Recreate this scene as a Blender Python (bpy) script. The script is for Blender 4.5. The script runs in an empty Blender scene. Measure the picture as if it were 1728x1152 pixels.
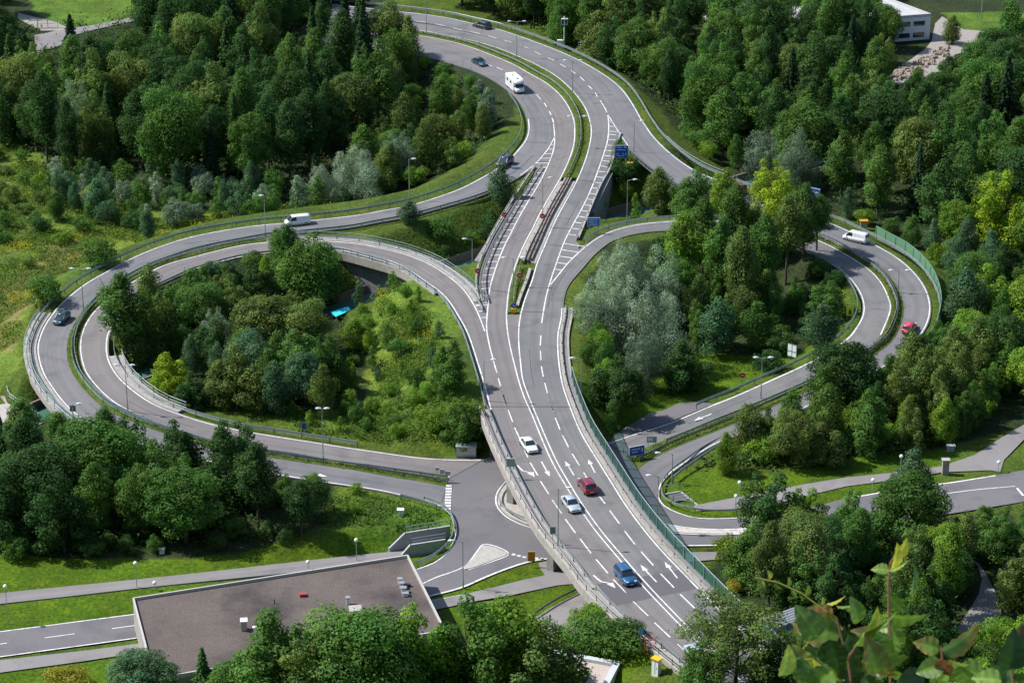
import bpy, bmesh, math, random
import numpy as np
from mathutils import Vector, Matrix
C = bpy.data.collections.new("place"); bpy.context.scene.collection.children.link(C)
rnd = random.Random(7); nrg = np.random.default_rng(11)

# ---------------------------------------------------------------- camera geometry
CAMZ, PITCH, FPX = 172.0, math.radians(22.9), 4400.0
cp, sp = math.cos(PITCH), math.sin(PITCH)
def P(px, py, z=0.0):
    "photo pixel + height -> point of the valley"
    dx = (px-864)/FPX; dy = (576-py)/FPX
    d = (dx, cp+dy*sp, -sp+dy*cp); t = (z-CAMZ)/d[2]
    return Vector((d[0]*t, d[1]*t, z))

# ---------------------------------------------------------------- materials
MATS = {}
def new_mat(name):
    m = bpy.data.materials.new(name); m.use_nodes = True
    nt = m.node_tree; b = nt.nodes['Principled BSDF']
    MATS[name] = m
    return m, nt, b
def N(nt, typ, **kw):
    n = nt.nodes.new(typ)
    for k, v in kw.items():
        if k.startswith('_'): setattr(n, k[1:], v)
        else: n.inputs[k].default_value = v
    return n
def mat(name, col, rough=0.7, metal=0.0, var=0.0, scale=3.0, coat=0.0, bump=0.0):
    if name in MATS: return MATS[name]
    m, nt, b = new_mat(name)
    b.inputs['Roughness'].default_value = rough; b.inputs['Metallic'].default_value = metal
    b.inputs['Base Color'].default_value = (*col, 1)
    if coat: b.inputs['Coat Weight'].default_value = coat; b.inputs['Coat Roughness'].default_value = 0.06
    if var or bump:
        g = nt.nodes.new('ShaderNodeNewGeometry')
        n = N(nt, 'ShaderNodeTexNoise', Scale=scale, Detail=5.0, Roughness=0.65)
        nt.links.new(g.outputs['Position'], n.inputs['Vector'])
    if var:
        r = N(nt, 'ShaderNodeMapRange', **{'From Min': 0.3, 'From Max': 0.7, 'To Min': 1-var, 'To Max': 1+var})
        nt.links.new(n.outputs['Fac'], r.inputs['Value'])
        mx = N(nt, 'ShaderNodeVectorMath', _operation='SCALE'); mx.inputs[0].default_value = col
        nt.links.new(r.outputs['Result'], mx.inputs['Scale']); nt.links.new(mx.outputs[0], b.inputs['Base Color'])
    if bump:
        bp = N(nt, 'ShaderNodeBump', Strength=bump, Distance=0.05)
        nt.links.new(n.outputs['Fac'], bp.inputs['Height']); nt.links.new(bp.outputs[0], b.inputs['Normal'])
    return m

def mix_noise_mat(name, c1, c2, c3, s1, s2, rough=0.9, fine=6.0, fine_amp=0.18, bump=0.0, bscale=2.0):
    m, nt, b = new_mat(name); b.inputs['Roughness'].default_value = rough; b.inputs['Specular IOR Level'].default_value = 0.15 if ('grass' in name or 'ground' in name) else 0.4
    g = nt.nodes.new('ShaderNodeNewGeometry')
    def noise(s, d=4.0):
        n = N(nt, 'ShaderNodeTexNoise', Scale=s, Detail=d, Roughness=0.6); nt.links.new(g.outputs['Position'], n.inputs['Vector']); return n
    def ramp(n, a, bb):
        r = N(nt, 'ShaderNodeMapRange', **{'From Min': a, 'From Max': bb}); nt.links.new(n.outputs['Fac'], r.inputs['Value']); return r
    def mix(fac, A, B):
        x = nt.nodes.new('ShaderNodeMix'); x.data_type = 'RGBA'
        nt.links.new(fac, x.inputs[0])
        for sock, v in ((6, A), (7, B)):
            if isinstance(v, tuple): x.inputs[sock].default_value = (*v, 1)
            else: nt.links.new(v, x.inputs[sock])
        return x.outputs[2]
    a = mix(ramp(noise(s1), .40, .60).outputs[0], c1, c2)
    a = mix(ramp(noise(s2), .50, .68).outputs[0], a, c3)
    r = N(nt, 'ShaderNodeMapRange', **{'From Min': 0.3, 'From Max': 0.7, 'To Min': 1-fine_amp, 'To Max': 1+fine_amp})
    nf = noise(fine, 3.0); nt.links.new(nf.outputs['Fac'], r.inputs['Value'])
    mx = N(nt, 'ShaderNodeVectorMath', _operation='SCALE'); nt.links.new(a, mx.inputs[0]); nt.links.new(r.outputs[0], mx.inputs['Scale'])
    nt.links.new(mx.outputs[0], b.inputs['Base Color'])
    if bump:
        bn = noise(bscale, 4.0); bp = N(nt, 'ShaderNodeBump', Strength=bump, Distance=0.3)
        nt.links.new(bn.outputs['Fac'], bp.inputs['Height']); nt.links.new(bp.outputs[0], b.inputs['Normal'])
    return m, nt, mx, g

def asphalt(name, col, tint2):
    m, nt, mx, g = mix_noise_mat(name, col, tint2, tuple(c*0.86 for c in col), 0.05, 0.22, rough=0.88, fine=9.0, fine_amp=0.10)
    # wheel tracks and long streaks follow the carriageway (UV = metres across, metres along)
    uv = nt.nodes.new('ShaderNodeUVMap'); uv.uv_map = 'lane'; mp = nt.nodes.new('ShaderNodeMapping'); mp.inputs['Scale'].default_value = (0.9, 0.018, 1)
    nt.links.new(uv.outputs[0], mp.inputs[0]); n = N(nt, 'ShaderNodeTexNoise', Scale=1.0, Detail=3.0, Roughness=0.55); nt.links.new(mp.outputs[0], n.inputs['Vector'])
    r = N(nt, 'ShaderNodeMapRange', **{'From Min': 0.3, 'From Max': 0.7, 'To Min': 0.84, 'To Max': 1.12}); nt.links.new(n.outputs['Fac'], r.inputs['Value'])
    m2 = N(nt, 'ShaderNodeVectorMath', _operation='SCALE'); nt.links.new(mx.outputs[0], m2.inputs[0]); nt.links.new(r.outputs[0], m2.inputs['Scale'])
    nt.links.new(m2.outputs[0], nt.nodes['Principled BSDF'].inputs['Base Color'])
    return m
asphalt('asphalt_west', (0.155, 0.141, 0.142), (0.172, 0.158, 0.155))
asphalt('asphalt_east', (0.134, 0.136, 0.139), (0.158, 0.152, 0.152))
asphalt('asphalt_ramp', (0.136, 0.136, 0.144), (0.160, 0.154, 0.158))
asphalt('asphalt_junction', (0.128, 0.124, 0.134), (0.152, 0.142, 0.150))
asphalt('asphalt_path', (0.196, 0.186, 0.186), (0.228, 0.212, 0.210))
mat('asphalt_patch', (0.095, 0.088, 0.096), 0.85, var=0.1)
mat('joint_tar', (0.045, 0.045, 0.05), 0.7, var=0.3, scale=1.5)
mix_noise_mat('paint_white', (0.70,0.70,0.69), (0.56,0.555,0.55), (0.36,0.355,0.355), 0.25, 1.4, rough=0.75, fine=7.0, fine_amp=0.16)
mat('concrete', (0.30, 0.28, 0.255), 0.85, var=0.22, scale=1.2)
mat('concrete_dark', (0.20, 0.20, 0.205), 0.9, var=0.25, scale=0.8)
mat('concrete_pale', (0.36, 0.335, 0.305), 0.85, var=0.15, scale=1.5)
mat('kerb_stone', (0.46, 0.42, 0.38), 0.85, var=0.15, scale=2)
mat('rail_steel', (0.36, 0.41, 0.42), 0.42, metal=0.6, var=0.18, scale=2)
mat('rail_green', (0.16, 0.24, 0.23), 0.5, metal=0.4, var=0.2, scale=2)
mat('post_steel', (0.14, 0.16, 0.17), 0.5, metal=0.5)
mat('galvanised', (0.42, 0.45, 0.45), 0.45, metal=0.6, var=0.1)
mat('brown_rust', (0.19, 0.15, 0.13), 0.9, var=0.3, scale=3)
mat('grey_paint', (0.35, 0.38, 0.39), 0.5)
mat('white_plastic', (0.8, 0.8, 0.78), 0.4)
mat('black_rubber', (0.02, 0.02, 0.022), 0.8)
mat('sign_back', (0.30, 0.36, 0.36), 0.5, metal=0.3)

# ---------------------------------------------------------------- object helpers
def tag(o, label=None, cat=None, group=None, kind=None):
    if label: o['label'] = label
    if cat: o['category'] = cat
    if group: o['group'] = group
    if kind: o['kind'] = kind
    return o
def mesh_obj(name, verts, faces, m, parent=None, smooth=False, mats=None, midx=None):
    me = bpy.data.meshes.new(name); me.from_pydata([tuple(v) for v in verts], [], faces)
    for mm in (mats or [m]): me.materials.append(mm)
    if midx is not None: me.polygons.foreach_set('material_index', midx)
    if smooth: me.polygons.foreach_set('use_smooth', [True]*len(me.polygons))
    me.update()
    o = bpy.data.objects.new(name, me); C.objects.link(o)
    if parent: o.parent = parent
    return o
def empty(name, loc, rz=0.0):
    o = bpy.data.objects.new(name, None); C.objects.link(o); o.location = loc; o.rotation_euler = (0, 0, rz)
    o.empty_display_size = 0.3
    return o
class MB:
    "collects boxes, tubes and panels for one mesh"
    def __init__(s): s.v = []; s.f = []
    def quad(s, a, b, c, d):
        n = len(s.v); s.v += [a, b, c, d]; s.f.append((n, n+1, n+2, n+3))
    def poly(s, pts):
        n = len(s.v); s.v += list(pts); s.f.append(tuple(range(n, n+len(pts))))
    def prism(s, base, top):
        n = len(base); k = len(s.v); s.v += list(base)+list(top)
        s.f.append(tuple(k+i for i in range(n-1, -1, -1))); s.f.append(tuple(k+n+i for i in range(n)))
        for i in range(n):
            j = (i+1) % n; s.f.append((k+i, k+j, k+n+j, k+n+i))
    def box(s, cx, cy, cz, sx, sy, sz, rz=0.0, taper=1.0):
        c, q = math.cos(rz), math.sin(rz)
        def pt(x, y, z): return (cx+x*c-y*q, cy+x*q+y*c, z)
        b = [pt(x*sx/2, y*sy/2, cz-sz/2) for x, y in ((-1, -1), (1, -1), (1, 1), (-1, 1))]
        t = [pt(x*sx/2*taper, y*sy/2*taper, cz+sz/2) for x, y in ((-1, -1), (1, -1), (1, 1), (-1, 1))]
        s.prism(b, t)
    def tube(s, pts, r0, r1=None, n=6):
        r1 = r0 if r1 is None else r1; pts = [Vector(p) for p in pts]; k = len(s.v)
        for i, p in enumerate(pts):
            d = (pts[min(i+1, len(pts)-1)]-pts[max(i-1, 0)]).normalized()
            u = d.orthogonal().normalized(); w = d.cross(u)
            r = r0+(r1-r0)*i/(len(pts)-1)
            for j in range(n):
                a = 2*math.pi*j/n; s.v.append(tuple(p+u*r*math.cos(a)+w*r*math.sin(a)))
        for i in range(len(pts)-1):
            for j in range(n):
                a = k+i*n+j; b = k+i*n+(j+1) % n; s.f.append((a, b, b+n, a+n))
        s.f.append(tuple(k+j for j in range(n-1, -1, -1))); e = k+(len(pts)-1)*n; s.f.append(tuple(e+j for j in range(n)))
    def build(s, name, m, parent=None, smooth=False):
        return mesh_obj(name, s.v, s.f, m, parent, smooth)

# ---------------------------------------------------------------- road heights (anchors: photo position, metres)
ANCH = {
 'main': [(600, 20, 5.6), (900, 100, 6), (1000, 250, 6), (1300, 1150, 6)],
 'L1': [(600,40,5.6),(720,85,6),(935,200,6),(860,285,6),(700,355,5.4),(480,385,4.8),(320,410,4.4),(200,460,3.8),(110,530,3.2),(85,600,2.8),(100,650,2.5),(160,700,2),(300,750,1.4),(500,790,.7),(620,808,.3),(740,835,.12)],
 'L2': [(824,600,6),(770,490,6),(640,425,5.4),(480,415,4.8),(330,440,4.4),(220,485,3.8),(160,540,3.2),(160,610,2.7),(200,665,2.3),(300,710,1.7),(450,745,1),(600,768,.4),(760,785,.12)],
 'R1': [(930,480,6),(980,440,6),(1080,385,6),(1250,383,5.9),(1370,410,5.5),(1440,450,5),(1480,510,4.2),(1450,575,3.3),(1350,640,2),(1230,685,1),(1130,725,.4),(1040,760,.12)],
 'R2': [(600,20,5.6),(700,28,6),(1013,150,6),(1070,230,6),(1200,310,6),(1350,370,5.9),(1450,410,5.3),(1530,470,4.6),(1548,530,3.9),(1500,600,3),(1400,655,2),(1250,725,1),(1150,775,.3),(1110,800,.12)],
 'P1': [(-60,1015,0.05),(350,978,0.05),(470,962,-0.5),(690,932,-2.3),(760,925,-2.4)],
 'flat': [(0, 0, .06), (1, 1, .06)],
}
def zf(key, px, py):
    if isinstance(key, (int, float)): return key
    best = None; A = ANCH[key]; K = 2.3
    for (x0, y0, z0), (x1, y1, z1) in zip(A, A[1:]):
        dx, dy = x1-x0, (y1-y0)*K; t = ((px-x0)*dx+(py-y0)*K*dy)/(dx*dx+dy*dy+1e-9); t = min(1, max(0, t))
        d = (x0+t*dx-px)**2+((y0-py)*K+t*dy)**2
        if best is None or d < best[0]: best = (d, z0+t*(z1-z0))
    return best[1]
def curve(pts, key, step=1.5, n=None, dz=0.0):
    "smooth world curve through photo points"
    w = [P(q[0], q[1], q[2] if len(q) > 2 else zf(key, q[0], q[1])) for q in pts]
    q = [w[0]*2-w[1]]+w+[w[-1]*2-w[-2]]
    out = []
    for i in range(1, len(q)-2):
        p0, p1, p2, p3 = q[i-1:i+3]
        t0 = 0; t1 = t0+max((p1-p0).length, 1e-3)**.5; t2 = t1+max((p2-p1).length, 1e-3)**.5; t3 = t2+max((p3-p2).length, 1e-3)**.5
        for k in range(8):
            t = t1+(t2-t1)*k/8
            a1 = p0*((t1-t)/(t1-t0))+p1*((t-t0)/(t1-t0)); a2 = p1*((t2-t)/(t2-t1))+p2*((t-t1)/(t2-t1)); a3 = p2*((t3-t)/(t3-t2))+p3*((t-t2)/(t3-t2))
            b1 = a1*((t2-t)/(t2-t0))+a2*((t-t0)/(t2-t0)); b2 = a2*((t3-t)/(t3-t1))+a3*((t-t1)/(t3-t1))
            out.append(b1*((t2-t)/(t2-t1))+b2*((t-t1)/(t2-t1)))
    out.append(w[-1])
    # light smoothing of the tracing noise
    for _ in range(6):
        out = [out[0]]+[(out[i-1]+out[i]*2+out[i+1])/4 for i in range(1, len(out)-1)]+[out[-1]]
    o = rs(out, step, n)
    if dz: o = [p+Vector((0, 0, dz)) for p in o]
    return o
def rs(out, step=1.5, n=None):
    s = [0]
    for a, b in zip(out, out[1:]): s.append(s[-1]+(b-a).length)
    n = n or max(2, int(s[-1]/step)+1); res = []; j = 0
    for k in range(n):
        t = s[-1]*k/(n-1)
        while j < len(s)-2 and s[j+1] < t: j += 1
        f = (t-s[j])/max(s[j+1]-s[j], 1e-9); res.append(out[j].lerp(out[j+1], min(1, max(0, f))))
    return res
def offset(c, d, dz=0.0):
    "shift a curve sideways (positive = to its right)"
    o = []
    for i, p in enumerate(c):
        t = c[min(i+1, len(c)-1)]-c[max(i-1, 0)]; t.z = 0; t.normalize()
        o.append(Vector((p.x+t.y*d, p.y-t.x*d, p.z+dz)))
    return o
def subc(c, a, b):
    n = len(c); return c[int(a*(n-1)):int(b*(n-1))+1]

SAMPLES = []   # (x, y, z, halfwidth, bridge)
def slab(name, L, R, m, thick=0.55, kind='structure', bridge=None, sample=True, dz=0.0, parent=None):
    n = max(len(L), len(R)); L = rs(L, n=n); R = rs(R, n=n)
    v = []; f = []
    for i in range(n):
        a, b = L[i], R[i]
        v += [(a.x, a.y, a.z+dz), (b.x, b.y, b.z+dz), (b.x, b.y, b.z+dz-thick), (a.x, a.y, a.z+dz-thick)]
    for i in range(n-1):
        k = 4*i
        for j in range(4): f.append((k+j, k+4+j, k+4+(j+1) % 4, k+(j+1) % 4))
    f.append((0, 1, 2, 3)); k = 4*(n-1); f.append((k+3, k+2, k+1, k))
    o = mesh_obj(name, v, f, m, parent)
    if m.name.startswith('asphalt'):
        uvl = o.data.uv_layers.new(name='lane'); s_ = [0.0]
        for i in range(1, n): s_.append(s_[-1]+((L[i]+R[i])/2-(L[i-1]+R[i-1])/2).length)
        w_ = [(L[i]-R[i]).length for i in range(n)]
        for lp in o.data.loops:
            i, j = divmod(lp.vertex_index, 4); uvl.data[lp.index].uv = (0.0 if j in (0, 3) else w_[i], s_[i])
    if kind: tag(o, kind=kind)
    if sample:
        for i in range(n):
            c = (L[i]+R[i])/2; SAMPLES.append((c.x, c.y, c.z+dz, (L[i]-R[i]).length/2, bool(bridge and bridge(c))))
    return o
def stripe(mb, c, w, dz=0.016):
    A = offset(c, -w/2, dz); B = offset(c, w/2, dz)
    k = len(mb.v)
    for a, b in zip(A, B): mb.v += [tuple(a), tuple(b)]
    for i in range(len(c)-1): mb.f.append((k+2*i, k+2*i+1, k+2*i+3, k+2*i+2))
# ---------------------------------------------------------------- traced edges (photo pixels)
ELL = [(560,26),(600,28),(669,33),(710,37),(743,42),(773,49.5),(802,55.6),(831,63),(858,70.5),(884.7,79),(907,90),(930,100),(949,111),(967.7,122),(982,133),(996,147.6),(1006,160),(1013,170)]
EG_L = [(1024,189),(1027,206),(1027,224),(1024.5,241),(1020,256),(1011,283),(998,318),(984,348),(968,377),(957,398),(951,411),(939,444),(927,480)]
DE = [(921,503),(914,545),(912,573),(912,600),(915,627),(921,654.5),(930.5,684.5),(941,714.6),(954.5,744),(972,775),(989,803),(1016,843),(1037,872),(1062.7,906.8),(1092,942),(1126,979),(1160,1013.7),(1195,1046.7),(1235,1085),(1290,1135),(1350,1190)]
R2_IN = [(1024,189),(1034,205),(1046,224),(1062,247),(1071,259),(1097,282),(1135,308),(1200,337),(1260,357),(1320,374),(1373,392),(1420,411),(1451,430),(1478,445),(1500,465),(1517,490),(1524,512),(1524,530),(1517,555),(1504,577),(1486,591),(1460,612),(1434,628),(1382,650),(1330,674),(1238,715),(1191,734),(1139,755),(1104,772),(1087,782),(1078,790)]
R2_OUT = [(560,7),(615,13),(704,22.5),(756,30),(800,40),(844,50),(872,59),(919,76),(954,90),(989,107),(1024,128),(1050,149),(1072,180),(1083,200),(1093,215),(1102,228),(1125,252),(1154,275),(1177,289),(1220,307),(1293,335),(1335,350),(1377,366),(1417,382),(1460,403),(1486,417),(1512,432),(1535,450),(1556,474),(1568,497),(1572,523),(1565,550),(1545,578),(1510,608),(1460,638),(1411,663),(1373,682),(1290,717),(1208,749),(1158,781),(1137,795),(1122,808)]
R1_OUT = [(927,480),(941,463),(958,442),(976,425),(993,411),(1009,400),(1028,391),(1050,384),(1079,378),(1131,373),(1183,371),(1250,376),(1320,386),(1370,401),(1399,413),(1425,427),(1451,443),(1472,458),(1490,479),(1500,500),(1505,518),(1500,537),(1488,565),(1469,584),(1443,601),(1399,624),(1365,641),(1304,668),(1227,700),(1196,712),(1156,729),(1118,744),(1087,756),(1057,769)]
R1_IN = [(951,520),(952,503),(960,480),(984,452),(1000,433),(1019,416),(1038,404),(1075,394),(1110,390),(1183,389),(1250,395),(1310,406),(1353,421),(1373,431),(1403,446),(1427,464),(1443,483),(1453,502),(1456,519),(1453,536),(1443,553),(1431,569),(1399,591),(1361,613),(1304,639),(1234,670),(1203,682),(1182,691),(1121,716),(1069,732),(1026,747)]
ME_L = [(540,36),(600,39),(669,47),(721,54),(756,61),(791,68),(834,80),(850,86),(876,97),(902,109),(933,126),(958,147),(975,166),(987,185),(994,206),(996,223),(992,249),(984,275),(971,306),(954,337),(937,368),(924,397),(917,414),(904,444),(896,472),(884,503),(877,527),(873,552),(873,583),(876,613),(879,639),(889,668),(901,697),(922,747),(940,785),(959,817),(971.5,838),(1006,888.5),(1039,928.5),(1072,966.7),(1102,1000),(1127,1026),(1158,1058),(1188,1086),(1232,1125),(1290,1175)]
ME_R = [(951,520),(950.5,534.7),(945,561),(944.4,590),(947,618),(952,647.6),(961,675),(970.5,700),(985,733),(1011,775),(1040.4,822),(1058,850),(1093,897),(1127.8,937),(1150,959.7),(1198,1009),(1250,1060),(1300,1105),(1350,1150),(1390,1190)]
MW_R = [(540,44),(600,47),(650,52),(704,59),(756,68.5),(791,78),(834,94),(869,109),(900,127),(919,137),(945,158),(961,180),(970,201),(972,220),(970,247),(959,278),(945,306),(928,334),(911,365),(900,388),(888.5,409),(877,435),(868,461),(861,489),(858,517),(857,531),(858.5,555.6),(863,583),(871.5,618),(878.5,644),(888,672),(899.5,697),(920,747),(937.5,785),(956.5,817),(969,838),(1003,888.5),(1036,928.5),(1069,966.7),(1099,1000),(1124,1026),(1155,1058),(1185,1086),(1229,1125),(1287,1175)]
W1 = [(540,60),(600,62),(650,68),(704,75),(756,85),(800,98),(835,112),(870,132),(886,143),(900,159),(912,172),(922,188),(930,200),(934.5,214)]
WG_L = [(936,231),(935,249),(930,266),(921,287),(909,311),(892,339),(874,370),(861,396),(854,409),(842,437),(833,463),(826,489),(824,511),(822,532),(821,555)]
DW = [(826,583),(832.5,607.6),(838.5,628.5),(843.4,647),(852,675),(861,701.6),(873,730.7),(887.6,765.5),(901,791),(919,822),(940,854.7),(962.5,887),(988,920.7),(1016,956),(1046,989),(1081,1026.4),(1117.7,1062),(1152,1094),(1200,1137),(1250,1180)]
L1_OUT = [(540,82),(600,84),(660,88),(721,97),(756,106),(800,120),(826,132),(850,147.6),(867,161),(881,180),(889,201),(890.5,217),(886.5,234),(876,249),(860,266.5),(839.6,282.5),(808,301.6),(773.6,319),(730,334.6),(687,347),(643,355),(600,363),(546,369),(476,376),(424,381),(372,389),(320,399.5),(273,414),(221,435),(186,454),(143,478),(108,506),(87,528.5),(72,551),(63,575),(61,590),(63,605),(70,629),(84,652),(99.4,673),(113,688),(143,712),(200,738),(300,767),(400,789),(506,808),(560,816),(629,826),(681,837),(716,846),(742,855)]
L1_IN = [(936,231),(926,250),(916,262.5),(904,276),(878,296),(824,324),(791,336),(747.6,348.5),(704,360.6),(675,367.6),(635,374.5),(600,381.5),(570,385.6),(485,394),(450,397),(407,404.7),(363,413),(320,423),(290,433),(247,448.6),(186,481.6),(151.5,509),(132.5,535),(118.5,560),(113,582),(113,601.7),(118.5,622.5),(130.7,643),(148,664),(169,683),(195,699),(217.5,709),(260,725),(310,741),(374.6,756),(435,768),(498,778),(543,784.5),(600,793),(664,805),(725,814.6),(752,820.7)]
L2_OUT = [(821,559),(818,550),(809,527),(800,510),(785,488),(767,471.5),(745,456),(725,444),(681.5,427),(638,416.5),(603,410),(560,406.5),(519.7,405),(476,405.5),(450,408),(407,413),(363,423),(325,433),(290,442),(255.7,455.6),(191.5,495.5),(162,520),(148,537),(137.6,558),(132.5,584),(136,610),(143,629.4),(158.5,650),(174,666),(191.5,680),(214,693),(260,713),(300,727),(350,742),(399,754),(498,768),(560,779),(629,788),(699,798),(757,806)]
L2_IN = [(824.7,691),(814,649),(805.6,621.5),(797,594),(784.7,559),(767,528),(757,512),(742,494.6),(712.8,473.7),(681.5,453),(629.4,437),(575.6,423.4),(530,421),(485,424.5),(441.5,429),(407,434),(363,444.6),(325,456),(301,466),(260,485),(220,512),(196.7,545),(186,561.5),(183,582),(184.5,601.7),(191.5,619),(205,638),(226,657),(250.5,674.6),(273,686),(300,696),(330,706),(352,712.5),(404,724.7),(473.6,736),(543,747),(600,756),(629,760),(699,770),(751,774),(817,774.5)]
WL = [(824.7,691),(830,702),(844,737),(860,771.5),(877,806),(900,849),(926,892),(954,927),(982,961.5),(997,983),(1037,1025),(1071.5,1057.6),(1103,1080),(1153,1120),(1200,1157),(1250,1195)]

rev = lambda l: l[::-1]
m6 = lambda l: [(x, y, 6.0) for x, y in l]
Ypy = lambda py, z=6: P(864, py, z).y
def main_bridge(c): return Ypy(1045) < c.y < Ypy(662) and c.z > 5.5 and -60 < c.x < 60
roads = {}
# main carriageways and the four ramps (each ramp keeps its own lane where it runs beside the carriageway)
meR = curve(ELL+EG_L+DE, 'main'); meL = curve(ME_L, 'main', n=len(meR))
mwR = curve(MW_R, 'main'); mwL = curve(W1+WG_L+DW, 'main', n=len(mwR))
slab('road_east_carriageway', meL, meR, MATS['asphalt_east'], 1.0, bridge=main_bridge)
slab('road_west_carriageway', mwL, mwR, MATS['asphalt_west'], 1.0, bridge=main_bridge)
r2i = curve(ELL+R2_IN, 'R2'); r2o = curve(R2_OUT, 'R2')
slab('road_ramp_northeast', offset(r2i, .4), r2o, MATS['asphalt_ramp'], 0.6, dz=-.004)
r1o = curve(m6(rev(DE))+R1_OUT, 'R1'); r1i = curve(m6(rev(ME_R))+R1_IN[1:], 'R1')
slab('road_ramp_east_loop', offset(r1o, -.4), r1i, MATS['asphalt_east'], 0.6, bridge=main_bridge, dz=-.004)
l1o = curve(L1_OUT, 'L1'); l1i = curve(W1+L1_IN, 'L1')
slab('road_ramp_west', offset(l1i, -.4), l1o, MATS['asphalt_ramp'], 0.6, dz=-.004)
l2o = curve(m6(rev(DW))+L2_OUT, 'L2'); l2i = curve(m6(rev(WL))+L2_IN, 'L2')
slab('road_ramp_west_loop', offset(l2o, .4), l2i, MATS['asphalt_west'], 0.6, bridge=main_bridge, dz=-.004)

# concrete edges, shoulders and bridge footways
def strip(name, c, d0, d1, m, dz=0.0, thick=0.8, kind='structure', sample=False):
    A, B = offset(c, d0), offset(c, d1)
    return slab(name, A, B, m, thick, kind=kind, dz=dz, sample=sample, bridge=main_bridge)
wl = curve(WL, 'main')                                   # walks north -> south, outside = right(+)? sign handled below
strip('footway_west', wl, 0, 1.75, MATS['concrete'], 0.14, 1.3)
STRIPS = 1
mer = curve(ME_R, 'main')
strip('footway_east', mer, 0.0, -1.55, MATS['concrete'], 0.14, 1.4)
strip('footway_surface_west', wl, .45, 1.40, MATS['asphalt_path'], .155, .05)
strip('footway_surface_east', mer, -.5, -1.2, MATS['asphalt_path'], .155, .05)
# gore infill (paved wedge between carriageway and ramps)
def flatpoly(name, pts, z, m, thick=0.0, kind='structure', parent=None, flatten=True):
    w = [P(x, y, zf(z, x, y)) for x, y in pts]
    bm = bmesh.new(); vs = [bm.verts.new(p) for p in w]; f = bm.faces.new(vs)
    if f.normal.z < 0: f.normal_flip()
    f.normal_update()
    if f.normal.z < 0: bmesh.ops.reverse_faces(bm, faces=[f])
    if thick:
        r = bmesh.ops.extrude_face_region(bm, geom=[f]); 
        for e in r['geom']:
            if isinstance(e, bmesh.types.BMVert): e.co.z -= thick
    bmesh.ops.recalc_face_normals(bm, faces=bm.faces)
    bmesh.ops.triangulate(bm, faces=bm.faces)
    me = bpy.data.meshes.new(name); bm.to_mesh(me); bm.free(); me.materials.append(m)
    o = bpy.data.objects.new(name, me); C.objects.link(o)
    if parent: o.parent = parent
    if kind: tag(o, kind=kind)
    if flatten: FLAT.append((np.array([(p.x, p.y) for p in w]), max(p.z for p in w)))
    return o
FLAT = []
gw = [(936,233),(926,250),(904,276),(895,285),(903,290),(893,312),(861,350),(833,397),(816,433),(807,461),(806,490),(811,512),(817,545),(821,557),(822,532),(824,511),(826,489),(833,463),(842,437),(860,398),(874,370),(892,339),(909,311),(921,287),(930,266),(935,249)]
flatpoly('road_gore_west', gw, 5.985, MATS['asphalt_west'], 0.9, flatten=False)
flatpoly('road_gore_west_merge', [(800,510),(806,500),(812,513),(818,545),(821,558),(814,538)], 5.98, MATS['asphalt_west'], 0.5, flatten=False)
ge = [(1024,191),(1046,224),(1052,232),(1040,245),(1033,262),(1026,284),(1012,312),(996,352),(984,380),(972,406),(978,412),(976,423),(958,442),(941,463),(927,480),(939,444),(951,411),(956,400),(968,377),(984,348),(998,318),(1011,283),(1020,256),(1024.5,241),(1027,224),(1027,206)]
flatpoly('road_gore_east', ge, 5.985, MATS['asphalt_east'], 0.9, flatten=False)
# median of the main road: grass, bridge concrete, planting strip, asphalt wedge
def between(name, pyA, pyB, m, dz, thick, key='main', a=MW_R, b=ME_L, **k):
    A = [p for p in a if pyA-12 <= p[1] <= pyB+12]; B = [p for p in b if pyA-12 <= p[1] <= pyB+12]
    Y0, Y1 = Ypy(pyB), Ypy(pyA)
    ca = [p for p in curve(A, key, 1.0) if Y0 <= p.y <= Y1]; cb = [p for p in curve(B, key, 1.0) if Y0 <= p.y <= Y1]
    return slab(name, ca, cb, m, thick, dz=dz, sample=True, bridge=main_bridge, **k)
mix_noise_mat('grass_verge', (0.070,0.120,0.010), (0.045,0.082,0.010), (0.13,0.12,0.03), 0.5, 1.2, fine=5.0, fine_amp=0.35, bump=0.6, bscale=3)
between('median_grass', 20, 303, MATS['grass_verge'], 0.05, 0.8)
between('median_bridge_deck', 303, 446, MATS['concrete'], 0.02, 1.0)
between('median_planting', 446, 530, MATS['grass_verge'], 0.06, 0.8)
between('median_asphalt', 530, 690, MATS['asphalt_west'], -0.008, 0.9)
ml = [p for p in zip(MW_R, MW_R)]
between('median_centre_line_bed', 690, 1175, MATS['asphalt_west'], -0.008, 0.9)
# medians between the paired ramps
A = curve(L1_IN[14:], 'L1'); B = curve(L2_OUT[12:], 'L2')
slab('median_west_ramps', A, B, MATS['grass_verge'], 0.8, dz=0.05)
A = curve(R1_OUT[11:], 'R1'); B = curve(R2_IN[9:], 'R2')
slab('median_east_ramps', A, B, MATS['grass_verge'], 0.8, dz=0.05)
# bridge footways where the west ramps cross the canal
l1o_b = [p for p in curve(L1_OUT[32:42], 'L1')]
strip('footway_ramp_west', l1o_b, 0, 2.1, MATS['concrete'], 0.1, 1.2)
l2i_b = [p for p in curve(L2_IN[24:31], 'L2')]
strip('footway_ramp_west_loop', l2i_b, 0, -2.2, MATS['concrete'], 0.1, 1.2)
l2i_c = [p for p in curve(L2_IN[7:14], 'L2')]
strip('parapet_ramp_west_loop', l2i_c, 0, -1.0, MATS['concrete'], 0.12, 1.5)
l2o_c = [p for p in curve(L2_OUT[3:15], 'L2')]
strip('footway_ramp_north', l2o_c, 0, 1.9, MATS['concrete'], 0.1, 1.3)

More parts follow.
